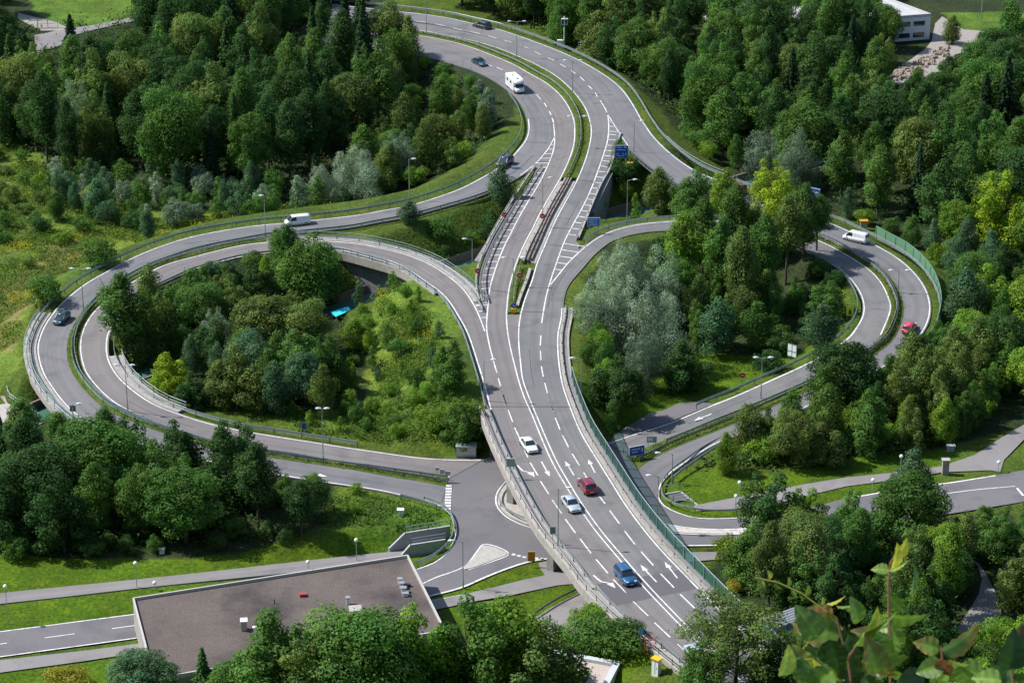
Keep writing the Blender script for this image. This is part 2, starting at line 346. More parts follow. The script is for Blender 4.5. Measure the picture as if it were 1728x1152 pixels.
# junction and lower roads
J = [(740,773),(817,773.5),(1026,745),(1085,757),(1122,770),(1160,783),(1122,806),(1113,822),(1113,840),(1121,852),(1139,862),(1165,871),(1191,874),(1243,873),(1330,866),(1428,840),(1539,821),(1602,813.5),(1688,800),(1694,776),(1728,741),(1800,690),(1850,720),(1800,770),(1728,783),(1850,770),(1850,835),(1728,846),(1562,873),(1430,893),(1300,906),(1237,919),(1162,921),(1060,930),(1000,940),(928,941),(897,945.5),(862,956),(813.6,975),(779,990.6),(725,1004.5),(240,1075),(0,1108),(-90,1118),(-90,1076),(0,1064.5),(226,1035),(480,996),(640,970),(704,959),(735.5,947),(758,926),(768.5,907),(768,890),(760,868),(742,855)]
J = [p for p in J if p not in ((1694,776),(1728,741),(1800,690),(1850,720),(1800,770),(1728,783))]
flatpoly('junction_road', J, .06, MATS['asphalt_junction'])
flatpoly('lay_by', [(1028,747),(1069,731),(1121,715),(1182,690),(1205,681),(1180,678),(1147,679),(1120,692),(1095,697),(1060,718),(1036,735)], .075, MATS['asphalt_junction'])
# paths
p1u = curve([(-60,1007),(0,1000),(150,985),(288,971),(450,953),(600,936),(671,929),(720,921)], 'P1'); p1l = curve([(-60,1026),(0,1018),(120,1005),(222,993),(406,974),(560,958),(676,941),(725,933)], 'P1')
slab('path_west', p1u, p1l, MATS['asphalt_path'], 0.4)
flatpoly('pavement_west', [(-90,1122),(0,1113),(70,1105),(150,1096),(240,1084),(330,1071),(400,1070),(320,1088),(243,1099),(139,1115),(0,1134),(-90,1146)], .05, MATS['asphalt_path'])
flatpoly('pavement_junction', [(650,1024),(728,1011),(787.5,1001),(831,990.6),(883,977.6),(919.5,969.8),(911,957.6),(909,949),(940,943),(1010,945),(1110,935),(1165,931),(1240,930),(1300,930),(1300,942),(1200,944),(1120,952),(1040,972),(1000,985),(960,985),(940,987),(865.7,1002.8),(800,1014),(739,1027),(660,1040)], .05, MATS['asphalt_path'])
flatpoly('driveway', [(904,1040),(930,1024),(984,997),(1000,994),(1010,1020),(990,1060),(960,1090),(930,1085),(915,1060)], .05, MATS['asphalt_path'])
flatpoly('path_east', [(1168,853),(1265,834),(1360,816),(1428,805),(1497,798),(1590,786),(1645,767),(1690,738),(1728,716),(1790,680),(1800,695),(1728,741),(1694,776),(1688,796),(1671,793),(1593,796),(1497,811),(1428,820),(1360,836),(1300,852),(1235,858),(1176,862)], .05, MATS['asphalt_path'])
flatpoly('path_woodland', [(1640,945),(1650,955),(1657,975),(1652,1000),(1640,1022),(1622,1050),(1600,1085),(1645,1085),(1672,1058),(1690,1036),(1688,1015),(1676,990),(1664,968),(1652,950)], .05, MATS['asphalt_path'])
flatpoly('track_northwest', [(57,60),(104,50),(160,42),(215,31),(300,14),(300,19),(215,38),(160,50),(108,64),(104,76),(62,90)], .05, MATS['asphalt_path'])
mat('gravel', (0.27,0.245,0.22), 0.95, var=0.25, scale=1.5, bump=0.3)
mat('sand', (0.27,0.25,0.23), 0.95, var=0.15, scale=1.0)
flatpoly('path_northwest', [(30,22),(97,38),(112,46),(104,52),(70,52),(30,32)], .055, MATS['sand'])
flatpoly('yard_northeast', [(1500,140),(1512,118),(1560,84),(1572,70),(1578,40),(1590,28),(1625,50),(1728,58),(1728,75),(1660,80),(1612,92),(1605,120),(1560,135),(1530,146)], .05, MATS['gravel'])
flatpoly('track_canal', [(0,668),(16,690),(46,735),(60,760),(78,762),(60,735),(48,720),(24,705),(8,668)], .05, MATS['gravel'])
flatpoly('clearing_woodland', [(1380,1085),(1440,1085),(1480,1120),(1460,1160),(1390,1160)], .04, MATS['gravel'])

# canal
CAN = [(1420,268),(1250,318),(1130,348),(1060,368),(925,405),(790,452),(680,488),(575,524),(400,582),(240,632),(90,697),(0,737),(-120,790)]
can = curve(CAN, -1.5, 2.0)
m, nt, b = new_mat('canal_water'); b.inputs['Base Color'].default_value = (0.065,0.155,0.125,1); b.inputs['Roughness'].default_value = 0.12
g = nt.nodes.new('ShaderNodeNewGeometry'); n = N(nt,'ShaderNodeTexNoise',Scale=1.2,Detail=4.0); nt.links.new(g.outputs['Position'], n.inputs['Vector'])
bp = N(nt,'ShaderNodeBump',Strength=0.25,Distance=0.1); nt.links.new(n.outputs['Fac'],bp.inputs['Height']); nt.links.new(bp.outputs[0], b.inputs['Normal'])
slab('canal_water', offset(can,-3.4), offset(can,3.4), m, 0.3, sample=False)
mat('canal_wall', (0.17,0.14,0.12), 0.9, var=0.3)
for s in (-1, 1):
    slab('canal_wall', offset(can, s*3.35), offset(can, s*3.75), MATS['canal_wall'], 1.6, sample=False, dz=1.35)

# ---------------------------------------------------------------- terrain
def axis(lo, hi, step, far):
    a = list(np.arange(lo, hi+step/2, step)); s = step; x = hi
    while x < far[1]: s *= 1.5; x += s; a.append(x)
    s = step; x = lo
    while x > far[0]: s *= 1.5; x -= s; a.insert(0, x)
    return np.array(a)
GX = axis(-150, 150, 1.0, (-2500, 2500)); GY = axis(272, 690, 1.0, (-30, 3500))
XX, YY = np.meshgrid(GX, GY)
def fbm(x, y, s, seed):
    r = np.random.default_rng(seed); out = 0; amp = 1
    for k in range(4):
        a = r.uniform(0, 6.28, 6)
        out = out+amp*sum(np.sin((x*math.cos(t)+y*math.sin(t))/s*2.1**k*(1+.13*i)+t*7) for i, t in enumerate(a))/6; amp *= .5
    return out
Z = np.zeros_like(XX)+0.12*fbm(XX, YY, 6, 3)-0.12
emb = np.full_like(XX, -99.0); cap = np.full_like(XX, 99.0)
S = np.array([(a, b, c, d, e) for a, b, c, d, e in SAMPLES])
x0, y0 = -150, 272; ix0 = int(np.argmin(abs(GX-x0))); iy0 = int(np.argmin(abs(GY-y0)))
for a, b, c, hw, br in S:
    if hw > 14: continue
    R = int(hw+16+max(c, 0)); ci = int(round(a-x0))+ix0; cj = int(round(b-y0))+iy0
    i0, i1 = max(0, ci-R), min(len(GX), ci+R+1); j0, j1 = max(0, cj-R), min(len(GY), cj+R+1)
    if i0 >= i1 or j0 >= j1: continue
    d = np.hypot(XX[j0:j1, i0:i1]-a, YY[j0:j1, i0:i1]-b)-hw
    if not br:
        emb[j0:j1, i0:i1] = np.maximum(emb[j0:j1, i0:i1], c-0.18-0.5*np.maximum(0, d-1.0))
        cap[j0:j1, i0:i1] = np.minimum(cap[j0:j1, i0:i1], c-0.16+0.6*np.maximum(0, d-1.2))
Z = np.minimum(np.maximum(Z, emb), cap)
def inside(poly, X, Y, grow=0.0):
    res = np.zeros(X.shape, bool); n = len(poly); md = np.full(X.shape, 1e9)
    for i in range(n):
        x1, y1 = poly[i]; x2, y2 = poly[(i+1) % n]
        cond = ((y1 > Y) != (y2 > Y)) & (X < (x2-x1)*(Y-y1)/((y2-y1) or 1e-9)+x1); res ^= cond
        if grow:
            dx, dy = x2-x1, y2-y1; t = np.clip(((X-x1)*dx+(Y-y1)*dy)/(dx*dx+dy*dy+1e-9), 0, 1)
            md = np.minimum(md, np.hypot(x1+t*dx-X, y1+t*dy-Y))
    return res | (md < grow) if grow else res
for poly, z in FLAT:
    lo, hi = poly.min(0)-3, poly.max(0)+3
    jj = np.where((GY >= lo[1]) & (GY <= hi[1]))[0]; ii = np.where((GX >= lo[0]) & (GX <= hi[0]))[0]
    if len(jj) == 0 or len(ii) == 0: continue
    sl = (slice(jj[0], jj[-1]+1), slice(ii[0], ii[-1]+1))
    msk = inside(poly, XX[sl], YY[sl], 1.3); Z[sl] = np.where(msk, np.minimum(Z[sl], z-0.12), Z[sl])
cw = np.array([(p.x, p.y) for p in can])
dc = np.full(XX.shape, 1e9)
for i in range(len(cw)-1):
    x1, y1 = cw[i]; x2, y2 = cw[i+1]; dx, dy = x2-x1, y2-y1
    t = np.clip(((XX-x1)*dx+(YY-y1)*dy)/(dx*dx+dy*dy), 0, 1); dc = np.minimum(dc, np.hypot(x1+t*dx-XX, y1+t*dy-YY))
Z = np.minimum(Z, np.where(dc < 3.6, -2.4, -0.3+0.9*np.maximum(0, dc-4.6)))
hill = np.minimum(165.5, 170.3-0.685*YY)+2*fbm(XX, YY, 30, 9)*np.clip((YY-10)/60, 0, 1); Z = np.maximum(Z, np.where(YY < 262, hill, -99))
# colour zones
Q = lambda pts: np.array([(P(x, y, 0).x, P(x, y, 0).y) for x, y in pts])
zone = np.zeros(XX.shape+(3,)); zone[:] = (0.060, 0.095, 0.013)
def paint(pts, col, soft=0.0, seed=1):
    poly = Q(pts); w = 2.2*fbm(XX, YY, 5, seed); m = inside(poly, XX+w*soft, YY+w*soft); zone[m] = col
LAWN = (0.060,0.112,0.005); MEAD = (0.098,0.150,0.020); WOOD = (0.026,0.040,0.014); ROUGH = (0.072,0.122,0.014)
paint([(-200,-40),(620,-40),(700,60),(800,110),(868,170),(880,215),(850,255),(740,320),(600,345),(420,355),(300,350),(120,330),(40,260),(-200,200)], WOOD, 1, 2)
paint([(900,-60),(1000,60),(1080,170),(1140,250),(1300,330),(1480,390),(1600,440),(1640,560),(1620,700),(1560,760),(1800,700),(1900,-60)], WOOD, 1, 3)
paint([(-200,230),(30,240),(90,300),(230,350),(420,352),(560,350),(470,372),(300,396),(180,440),(90,500),(50,560),(40,640),(-200,760)], MEAD, 1, 4)
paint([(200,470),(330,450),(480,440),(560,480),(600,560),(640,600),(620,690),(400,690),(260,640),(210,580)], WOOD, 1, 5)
paint([(650,470),(720,490),(780,600),(770,660),(640,680),(600,640),(640,560)], MEAD, 1, 6)
paint([(560,690),(810,700),(812,770),(560,742),(400,712)], ROUGH, 1, 7)
paint([(-200,900),(200,930),(550,900),(620,820),(760,860),(760,925),(600,935),(0,1000),(-200,1010)], LAWN, .6, 8)
paint([(-200,1012),(222,994),(406,975),(660,942),(700,955),(226,1035),(0,1064),(-200,1080)], LAWN, 0)
paint([(500,812),(630,828),(720,850),(760,880),(690,900),(560,890),(520,850)], ROUGH, .6, 9)
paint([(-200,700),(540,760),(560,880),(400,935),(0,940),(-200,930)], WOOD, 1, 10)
paint([(-200,1128),(250,1098),(250,1200),(-200,1200)], LAWN, .4, 11)
paint([(720,1002),(930,944),(930,975),(730,1012)], LAWN, 0)
paint([(740,1028),(990,982),(900,1042),(850,1060),(760,1060)], LAWN, .3, 12)
paint([(980,1060),(1060,1060),(1180,1160),(1000,1200)], LAWN, 0)
paint([(1000,470),(1300,420),(1430,500),(1420,560),(1330,600),(1160,600),(1000,560)], WOOD, 1, 13)
paint([(1050,620),(1160,590),(1330,600),(1420,580),(1240,665),(1160,680),(1110,700),(1050,720)], LAWN, .8, 14)
paint([(1120,800),(1170,790),(1300,800),(1500,765),(1620,760),(1600,800),(1300,880),(1180,880),(1120,850)], LAWN, .8, 15)
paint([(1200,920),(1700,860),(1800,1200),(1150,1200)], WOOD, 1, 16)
paint([(30,-40),(300,-40),(280,15),(190,42),(120,48),(60,25)], (0.085,0.155,0.02), .6, 17)
paint([(1590,20),(1760,20),(1728,60),(1620,55)], (0.085,0.150,0.02), .6, 18)
paint([(-20,250),(25,300),(60,380),(20,440),(-20,430)], (0.10,0.15,0.03), 1.5, 31)
paint([(60,420),(130,400),(160,430),(90,470),(40,540),(20,620),(-10,600),(10,500)], (0.17,0.16,0.05), 1.5, 32)
zone *= (1+0.20*fbm(XX, YY, 3.0, 22)+0.12*fbm(XX, YY, 14.0, 27))[..., None]; zone[..., 0] *= 1+0.16*fbm(XX, YY, 8.0, 25)
nyn, nxn = XX.shape
vco = np.stack([XX, YY, Z], -1).reshape(-1, 3)
idx = np.arange(nyn*nxn).reshape(nyn, nxn)
q = np.stack([idx[:-1, :-1], idx[:-1, 1:], idx[1:, 1:], idx[1:, :-1]], -1).reshape(-1, 4)
def np_mesh(name, v, f4, m, colors=None, smooth=False):
    me = bpy.data.meshes.new(name); k = f4.shape[1]
    me.vertices.add(len(v)); me.vertices.foreach_set('co', v.astype(np.float32).ravel())
    me.loops.add(f4.size); me.loops.foreach_set('vertex_index', f4.astype(np.int32).ravel())
    me.polygons.add(len(f4)); me.polygons.foreach_set('loop_start', np.arange(0, f4.size, k, dtype=np.int32)); me.polygons.foreach_set('loop_total', np.full(len(f4), k, np.int32))
    if smooth: me.polygons.foreach_set('use_smooth', np.ones(len(f4), bool))
    me.update(calc_edges=True)
    if colors is not None:
        ca = me.color_attributes.new('tint', 'FLOAT_COLOR', 'POINT'); c4 = np.ones((len(v), 4), np.float32); c4[:, :colors.shape[1]] = colors
        ca.data.foreach_set('color', c4.ravel())
    me.materials.append(m); return me
m, nt, mx, g = mix_noise_mat('meadow_ground', (1,1,1), (0.72,0.78,0.7), (1.35,1.15,0.9), 0.12, 0.45, rough=0.95, fine=2.2, fine_amp=0.42, bump=0.9, bscale=1.3)
at = nt.nodes.new('ShaderNodeAttribute'); at.attribute_name = 'tint'
mu = N(nt,'ShaderNodeVectorMath',_operation='MULTIPLY'); nt.links.new(mx.outputs[0], mu.inputs[0]); nt.links.new(at.outputs['Color'], mu.inputs[1])
nt.links.new(mu.outputs[0], nt.nodes['Principled BSDF'].inputs['Base Color'])
go = bpy.data.objects.new('ground', np_mesh('ground', vco, q, m, zone.reshape(-1, 3), True)); C.objects.link(go); tag(go, kind='structure')
def gz(x, y):
    i = int(np.clip(np.searchsorted(GX, x), 1, len(GX)-1)); j = int(np.clip(np.searchsorted(GY, y), 1, len(GY)-1))
    fx = min(1, max(0, (x-GX[i-1])/(GX[i]-GX[i-1]))); fy = min(1, max(0, (y-GY[j-1])/(GY[j]-GY[j-1])))
    return float((Z[j-1, i-1]*(1-fx)+Z[j-1, i]*fx)*(1-fy)+(Z[j, i-1]*(1-fx)+Z[j, i]*fx)*fy)
def G(px, py):
    "photo pixel -> point on the terrain"
    z = 0.0
    for _ in range(8):
        p = P(px, py, z); z = z*0.4+0.6*gz(p.x, p.y)
    p = P(px, py, z); p.z = gz(p.x, p.y); return p
# ---------------------------------------------------------------- painted markings
W_ = MATS['paint_white']
def lines(name, items, m=W_):
    mb = MB()
    for c, w in items: stripe(mb, c, w)
    return tag(mb.build(name, m), kind='structure')
def cut(c, y0=None, y1=None, x0=None, x1=None):
    return [p for p in c if (y0 is None or p.y >= y0) and (y1 is None or p.y <= y1)]
c_w1 = curve(W1[:6], 'main'); c_wg = curve([(934,209)]+WG_L+DW[:3]+[(839,629)], 'main')
c_eg = curve([(1013,170)]+EG_L+DE[:2], 'main')
lines('marking_main_road', [(offset(meL, -.25), .19), (offset(mwR, .25), .19), (c_w1, .21), (c_wg, .20), (c_eg, .20),
      (offset([p for p in wl if p.y < Ypy(985)], -.35), .20), (offset(mer, .3), .20)])
i_r2 = curve([(1024,189)]+R2_IN[1:4], 'R2'); e_r2 = [p for p in r2o if p.y > P(0, 520, 4).y or p.x < 60]
i_l1 = curve([(936,231)]+L1_IN[1:5], 'L1')
c_r1o = curve(R1_OUT, 'R1'); c_r1i = curve(R1_IN[2:], 'R1'); c_l1o = curve(L1_OUT, 'L1'); c_l1i = curve(L1_IN[4:], 'L1')
c_l2o = curve(L2_OUT, 'L2'); c_l2i = curve(L2_IN, 'L2'); c_r2i = curve(R2_IN, 'R2'); c_r2o = curve(R2_OUT, 'R2')
sub = lambda pts, key: curve(pts, key)
lines('marking_ramps', [(offset(i_r2, .15), .19), (offset(sub(R2_OUT[:43], 'R2'), .3), .19), (i_l1, .19), (offset(sub(L1_OUT[10:], 'L1'), -.3), .21),
      (offset(sub(L2_OUT, 'L2'), -.3), .21), (offset(sub(L2_IN, 'L2'), .35), .21), (offset(sub(R1_OUT[:23], 'R1'), .2), .21),
      (offset(sub(R1_IN[14:], 'R1'), -.25), .20), (offset(sub(R1_IN[20:27], 'R1'), -.25), .3), (offset(sub([(1208,751)]+R2_OUT[-4:]+[(1113,826),(1113,840),(1121,852),(1139,862),(1165,871),(1191,874),(1243,873),(1300,869)], .1), .15), .2)])
def seg(mb, a, b, w, z):
    a, b = P(*a, z), P(*b, z); t = (b-a).normalized(); n = Vector((t.y, -t.x, 0))*w/2; dz = Vector((0, 0, .016))
    mb.quad(a-n+dz, a+n+dz, b+n+dz, b-n+dz)
mb = MB()
t5 = lambda ox, oy: (lambda l: [(ox+x/5.76, oy+y/5.76) for x, y in l])
def segs(ox, oy, l, w=.2, z=6):
    for x1, y1, x2, y2 in l: seg(mb, (ox+x1/5.76, oy+y1/5.76), (ox+x2/5.76, oy+y2/5.76), w, z)
segs(600, 0, [(400,190,500,195),(590,210,680,218),(775,235,870,255),(950,275,1040,295),(1120,310,1210,330),(1290,350,1370,375),(1450,395,1520,415),(1610,445,1670,465),(1270,625,1330,645),(1370,655,1430,682)], .21)
segs(850, 50, [(165,155,230,180),(300,215,360,245),(430,275,490,300),(545,335,600,365),(655,400,700,430),(740,460,785,500),(820,545,860,580),(890,615,910,655),(320,630,360,680),(395,715,420,755),(445,795,460,830),(470,860,485,905),(50,430,90,445)], .21)
segs(750, 500, [(938,380,931,478),(933,530,938,620),(943,680,960,780),(975,840,1002,940),(1020,1010,1058,1115),(522,795,555,900),(570,955,605,1060)], .19)
segs(780, 650, [(365,0,385,40),(397,90,433,195),(447,240,490,355),(510,410,560,520),(605,630,638,700),(660,750,735,875),(760,930,840,1055),(845,145,885,255),(905,315,950,430),(975,485,1033,600),(1070,665,1140,780),(1180,845,1220,910)], .19)
segs(850, 800, [(472,250,563,380),(600,435,697,570),(742,625,848,765),(898,825,1013,960),(1065,1020,1190,1150),(930,215,985,285),(1030,350,1125,480),(1175,550,1275,680),(1335,750,1455,885),(1525,965,1655,1100)], .19)
segs(950, 950, [(682,370,828,510),(890,575,1042,718),(1115,785,1215,880),(1140,300,1280,435),(1390,540,1470,610),(1600,730,1700,820)], .19)
tag(mb.build('marking_lane_dashes', W_), kind='structure')
mb = MB()
def hatch(A, B, y0, y1, step, maxlen, slant):
    last = None
    for i in range(1, len(A)-1):
        p = A[i]
        if not (y0 <= p.y <= y1): continue
        if last is not None and (p-last).length < step: continue
        last = p; t = (A[i+1]-A[i-1]).normalized(); n = Vector((t.y, -t.x, 0))
        q = min(B, key=lambda b: abs((b-p).dot(t))+.05*(b-p).length); g = (q-p).dot(n); L = max(-maxlen, min(maxlen, g)) if maxlen > 0 else g
        if abs(L) < .5: continue
        e = p+n*L+t*slant*abs(L); w = t*.14; dz = Vector((0, 0, .016))
        mb.quad(p-w+dz, p+w+dz, e+w+dz, e-w+dz)
hy = lambda a: P(0, a, 6).y
dl = curve([(905,283),(893,300),(881,318),(861,350),(833,397),(816,433),(807,461),(806,490),(812,512)], 6.0)
de_ = curve([(1046,226),(1036,252),(1029,283),(1013,311),(996,350),(984,380),(974,404)], 6.0)
wgs = rs(c_wg, .4); egs = rs(c_eg, .4)
hatch(wgs, rs(i_l1, .4), hy(288), hy(244), 2.6, -1, .25)
hatch(wgs, rs(dl, .4), hy(512), hy(291), 3.0, 1.75, .35)
hatch(wgs, rs(curve(L2_OUT[:4], 'L2'), .3), hy(548), hy(514), 2.6, -1, .1)
hatch(egs, rs(i_r2, .4), hy(222), hy(196), 3.0, -1, .2)
hatch(egs, rs(de_, .4), hy(404), hy(226), 3.2, 1.55, .2)
hatch(egs, rs(curve(R1_OUT[:5], 'R1'), .3), hy(462), hy(410), 3.0, -1, .25)
hatch(rs(curve(L2_OUT[:6], 'L2'), .4), rs(curve([(806,494),(812,512),(816,530)], 6.), .3), hy(516), hy(480), 2.6, 1.0, 0)
tag(mb.build('marking_hatching', W_), kind='structure')
mb = MB()
def arrow(a, b, z, bend=False, k=1.0):
    a, b = P(*a, z), P(*b, z); t = (b-a).normalized(); n = Vector((t.y, -t.x, 0)); L = (b-a).length; d = Vector((0, 0, .017))
    h = min(1.7, L*.34); w = .085*k
    if bend:
        a2 = a-n*.8*(1 if bend > 0 else -1); t2 = (b-t*h-a2)
        m1 = a2+t*L*.45; nn = n
        mb.quad(a2-nn*w+d, a2+nn*w+d, m1+nn*w+d, m1-nn*w+d); a = m1
    e = b-t*h
    mb.quad(a-n*w+d, a+n*w+d, e+n*w+d, e-n*w+d); mb.poly([e-n*.34*k+d, e+n*.34*k+d, b+d])
for a, b in (((913.7,778.5),(927.6,803.6)),((969,802),(953.6,777.6)),((1004,797.6),(992.7,775)),((1107.8,981.4),(1081,952.8)),((1143,975),(1121.7,947.6))): arrow(a, b, 6, k=1.2)
arrow((881,783),(902.4,804.5), 6, bend=-1, k=1.5); arrow((1010,968),(1039,991.8), 6, bend=-1, k=1.5)
arrow((1434,589),(1377,622), 2.3, k=1.5); arrow((1241,682),(1171,710), .8, k=1.5); arrow((508,797),(552.6,803.6), .55, k=1.5)
for k in range(9):
    y = 819+k*4.9; x = 757.5-k*.28; a, b = P(x-5.2, y, .12), P(x+5.2, y, .12); h = Vector((0, .32, .02)); z = Vector((0, 0, .02))
    mb.quad(a-Vector((0, .32, -.02)), b-Vector((0, .32, -.02)), b+h, a+h)
for x, y in ((866.6,935),(875.6,937.3),(884.8,939.4),(904.8,941.5),(915,942.5)): seg(mb, (x-3.2, y-.4), (x+3.2, y+.5), .55, .065)
tag(mb.build('marking_arrows_and_stop_lines', W_), kind='structure')
mb = MB()
for pts, w in (([(768,892),(768,907),(758,927),(735.5,948),(704,960)], .2), ([(714,984),(737,973),(768,963),(784,955)], .22),
               ([(928,941.5),(897,946),(862,956.5),(813.6,975.5),(779,991),(725,1005)], .35), ([(0,1107.5),(240,1074.5),(330,1062)], .22), ([(-40,1070),(0,1065.2),(226,1036)], .22),
               ([(1428,841),(1539,822),(1602,814.5),(1680,802)], .3), ([(1553,839),(1636,827),(1713,820)], .18), ([(1162,920),(1237,918),(1300,905)], .3), ([(700,1019),(787,1001.5)], .1)):
    stripe(mb, curve(pts, .065), w)
def along(pts, z, on, off, w):
    c = curve(pts, z, .5); n = int((len(c)-1)*.5/(on+off)); 
    for k in range(n):
        a = int(k*(on+off)/.5); stripe(mb, c[a:a+int(on/.5)+1], w)
along([(-40,1092),(0,1086),(226,1055),(400,1031)], .065, 4.2, 5, .18)
along([(1500,870),(1560,857),(1640,843)], .065, 4, 4, .18)
seg(mb, (1716,823), (1727,836), .35, .065)
tag(mb.build('marking_lower_roads', W_), kind='structure')
mb = MB()
for a, b, z in (((818,686),(963,686),6),((760,1),(760,1),6),((829,489.5),(861,494),6),((881,525.5),(921,527),6),((1003,272),(1003,272),6),((978,304),(1002,306),6),((910,273),(934,273),6),((926,384),(963,386),6),((928,413),(948,415),6),((890,368),(890,368),6),((1523,540),(1552,541),3.7),((888,240),(925,241),6),((1020,173),(1000,175),6)):
    if a != b: seg(mb, a, b, .22, z)
tag(mb.build('road_expansion_joints', MATS['joint_tar']), kind='structure')
rj = random.Random(31); mb = MB()
for A_, B_ in ((mwL, mwR), (meL, meR), (r1o, r1i), (l1i, l1o), (l2o, l2i), (r2i, r2o)):
    A_, B_ = rs(A_, n=300), rs(B_, n=300)
    for _ in range(7):
        i = rj.randint(8, 290); u0, u1 = sorted((rj.uniform(.05, .9), rj.uniform(.1, .95))); pts = []
        if rj.random() < .5:
            for k in range(8): pts.append(A_[i].lerp(B_[i], u0+(u1-u0)*k/7)+Vector((0, rj.uniform(-.25, .25), 0)))
        else:
            for k in range(14): j = min(299, i+k); pts.append(A_[j].lerp(B_[j], u0+rj.uniform(-.012, .012)))
        if (pts[-1]-pts[0]).length > 1: stripe(mb, rs(pts, .8), .09, .009)
tag(mb.build('road_sealed_cracks', MATS['joint_tar']), kind='structure')
flatpoly('road_resurfaced_patch', [(1003,985),(1040,980),(1082,972.6),(1110,967),(1147,961),(1160,975),(1177,992),(1140,1000),(1101,1008),(1070,1015),(1038.5,1021)], 6.008, MATS['asphalt_patch'], flatten=False)
# traffic islands
def island(name, pts, m, z=.18):
    return flatpoly(name, pts, z, m, 0.16, flatten=False)
island('traffic_island_splitter', [(815,919),(830,921),(853.5,930),(856,934),(852,937),(830,945),(801,956),(784,960),(782,956),(796,943),(806.7,930)], MATS['concrete_pale'])
mb = MB(); stripe(mb, curve([(784,958),(797,941),(808,926),(816,917.5),(832,920),(855,929.5),(858,935),(852,939),(830,947),(790,961)], .075, .5), .22); tag(mb.build('marking_island', W_), kind='structure')
island('traffic_island_pier', [(857,813),(842,830),(840,848),(848,861),(860,871),(885,882),(906,888),(960,880),(960,826),(900,800)], MATS['concrete_pale'])
mb = MB(); stripe(mb, curve([(854,812),(839,830),(837,849),(845,863),(858,874),(883,886),(906,892)], .075, .5), .21); tag(mb.build('marking_pier_island', W_), kind='structure')
island('traffic_island_east', [(1128,885),(1160,891),(1237,894),(1320,884),(1320,890),(1240,900),(1160,899),(1138,897)], MATS['kerb_stone'], .15)
mb = MB()
for pts in ([(1120,883),(1160,890),(1237,893),(1320,883)], [(1138,899),(1170,901),(1240,901),(1320,891)]): stripe(mb, curve(pts, .165, .5), .25)
tag(mb.build('marking_east_island', W_), kind='structure')

# ---------------------------------------------------------------- bridge structure
def pier(px, py, w, d, label, rz=0.0, cat='bridge pier', top=4.85):
    p = G(px, py); mb = MB(); h = top-p.z
    mb.box(p.x, p.y, p.z+h/2-.15, w, d, h+.3, rz); mb.box(p.x, p.y, top-.2, w*1.5, d*1.4, .4, rz)
    return tag(mb.build('bridge_pier', MATS['concrete']), label, cat)
BA = math.radians(-32)
pier(868, 846, 1.1, 2.6, 'concrete bridge pier standing on the rounded island beside the junction', BA)
pier(936, 958, 1.1, 2.6, 'concrete bridge pier beside the pavement and the orange board', BA)
mb = MB()
a = P(829, 722, 4.9); b = P(985, 722, 4.9)
mb.prism([(a.x-.2, a.y, -.5), (b.x+.3, b.y, -.5), (b.x+.3, b.y+1.2, -.5), (a.x-.2, a.y+1.2, -.5)], [(a.x-.2, a.y, 4.9), (b.x+.3, b.y, 4.9), (b.x+.3, b.y+1.2, 4.9), (a.x-.2, a.y+1.2, 4.9)])
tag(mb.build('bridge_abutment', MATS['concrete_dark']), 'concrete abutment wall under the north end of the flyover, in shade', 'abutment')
mb = MB()
a = P(1045, 1050, 4.9); b = P(1235, 1050, 4.9)
mb.prism([(a.x, a.y-1, -.5), (b.x, b.y-1, -.5), (b.x, b.y, -.5), (a.x, a.y, -.5)], [(a.x, a.y-1, 4.9), (b.x, b.y-1, 4.9), (b.x, b.y, 4.9), (a.x, a.y, 4.9)])
tag(mb.build('bridge_abutment', MATS['concrete']), 'concrete abutment wall under the near end of the flyover', 'abutment')
def wall(name, pts, top, bottom, m, label, cat, th=.35):
    "pts = photo points of the TOP edge"
    mb = MB(); w = [P(x, y, top) for x, y in pts]
    for a, b in zip(w, w[1:]):
        t = (b-a).normalized(); n = Vector((-t.y, t.x, 0))*th
        mb.prism([(a.x, a.y, bottom), (b.x, b.y, bottom), (b.x+n.x, b.y+n.y, bottom), (a.x+n.x, a.y+n.y, bottom)], [(a.x, a.y, top), (b.x, b.y, top), (b.x+n.x, b.y+n.y, top), (a.x+n.x, a.y+n.y, top)])
    return tag(mb.build(name, m), label, cat)
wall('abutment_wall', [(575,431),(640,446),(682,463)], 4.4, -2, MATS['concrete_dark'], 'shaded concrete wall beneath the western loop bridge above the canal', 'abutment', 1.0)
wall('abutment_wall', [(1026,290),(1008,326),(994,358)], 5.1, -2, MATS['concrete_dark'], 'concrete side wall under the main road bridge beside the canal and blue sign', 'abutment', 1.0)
wall('abutment_wall', [(800,440),(868,335)], 5.1, -2, MATS['concrete_dark'], 'concrete side wall under the west edge of the main road canal bridge', 'abutment', -1.0)

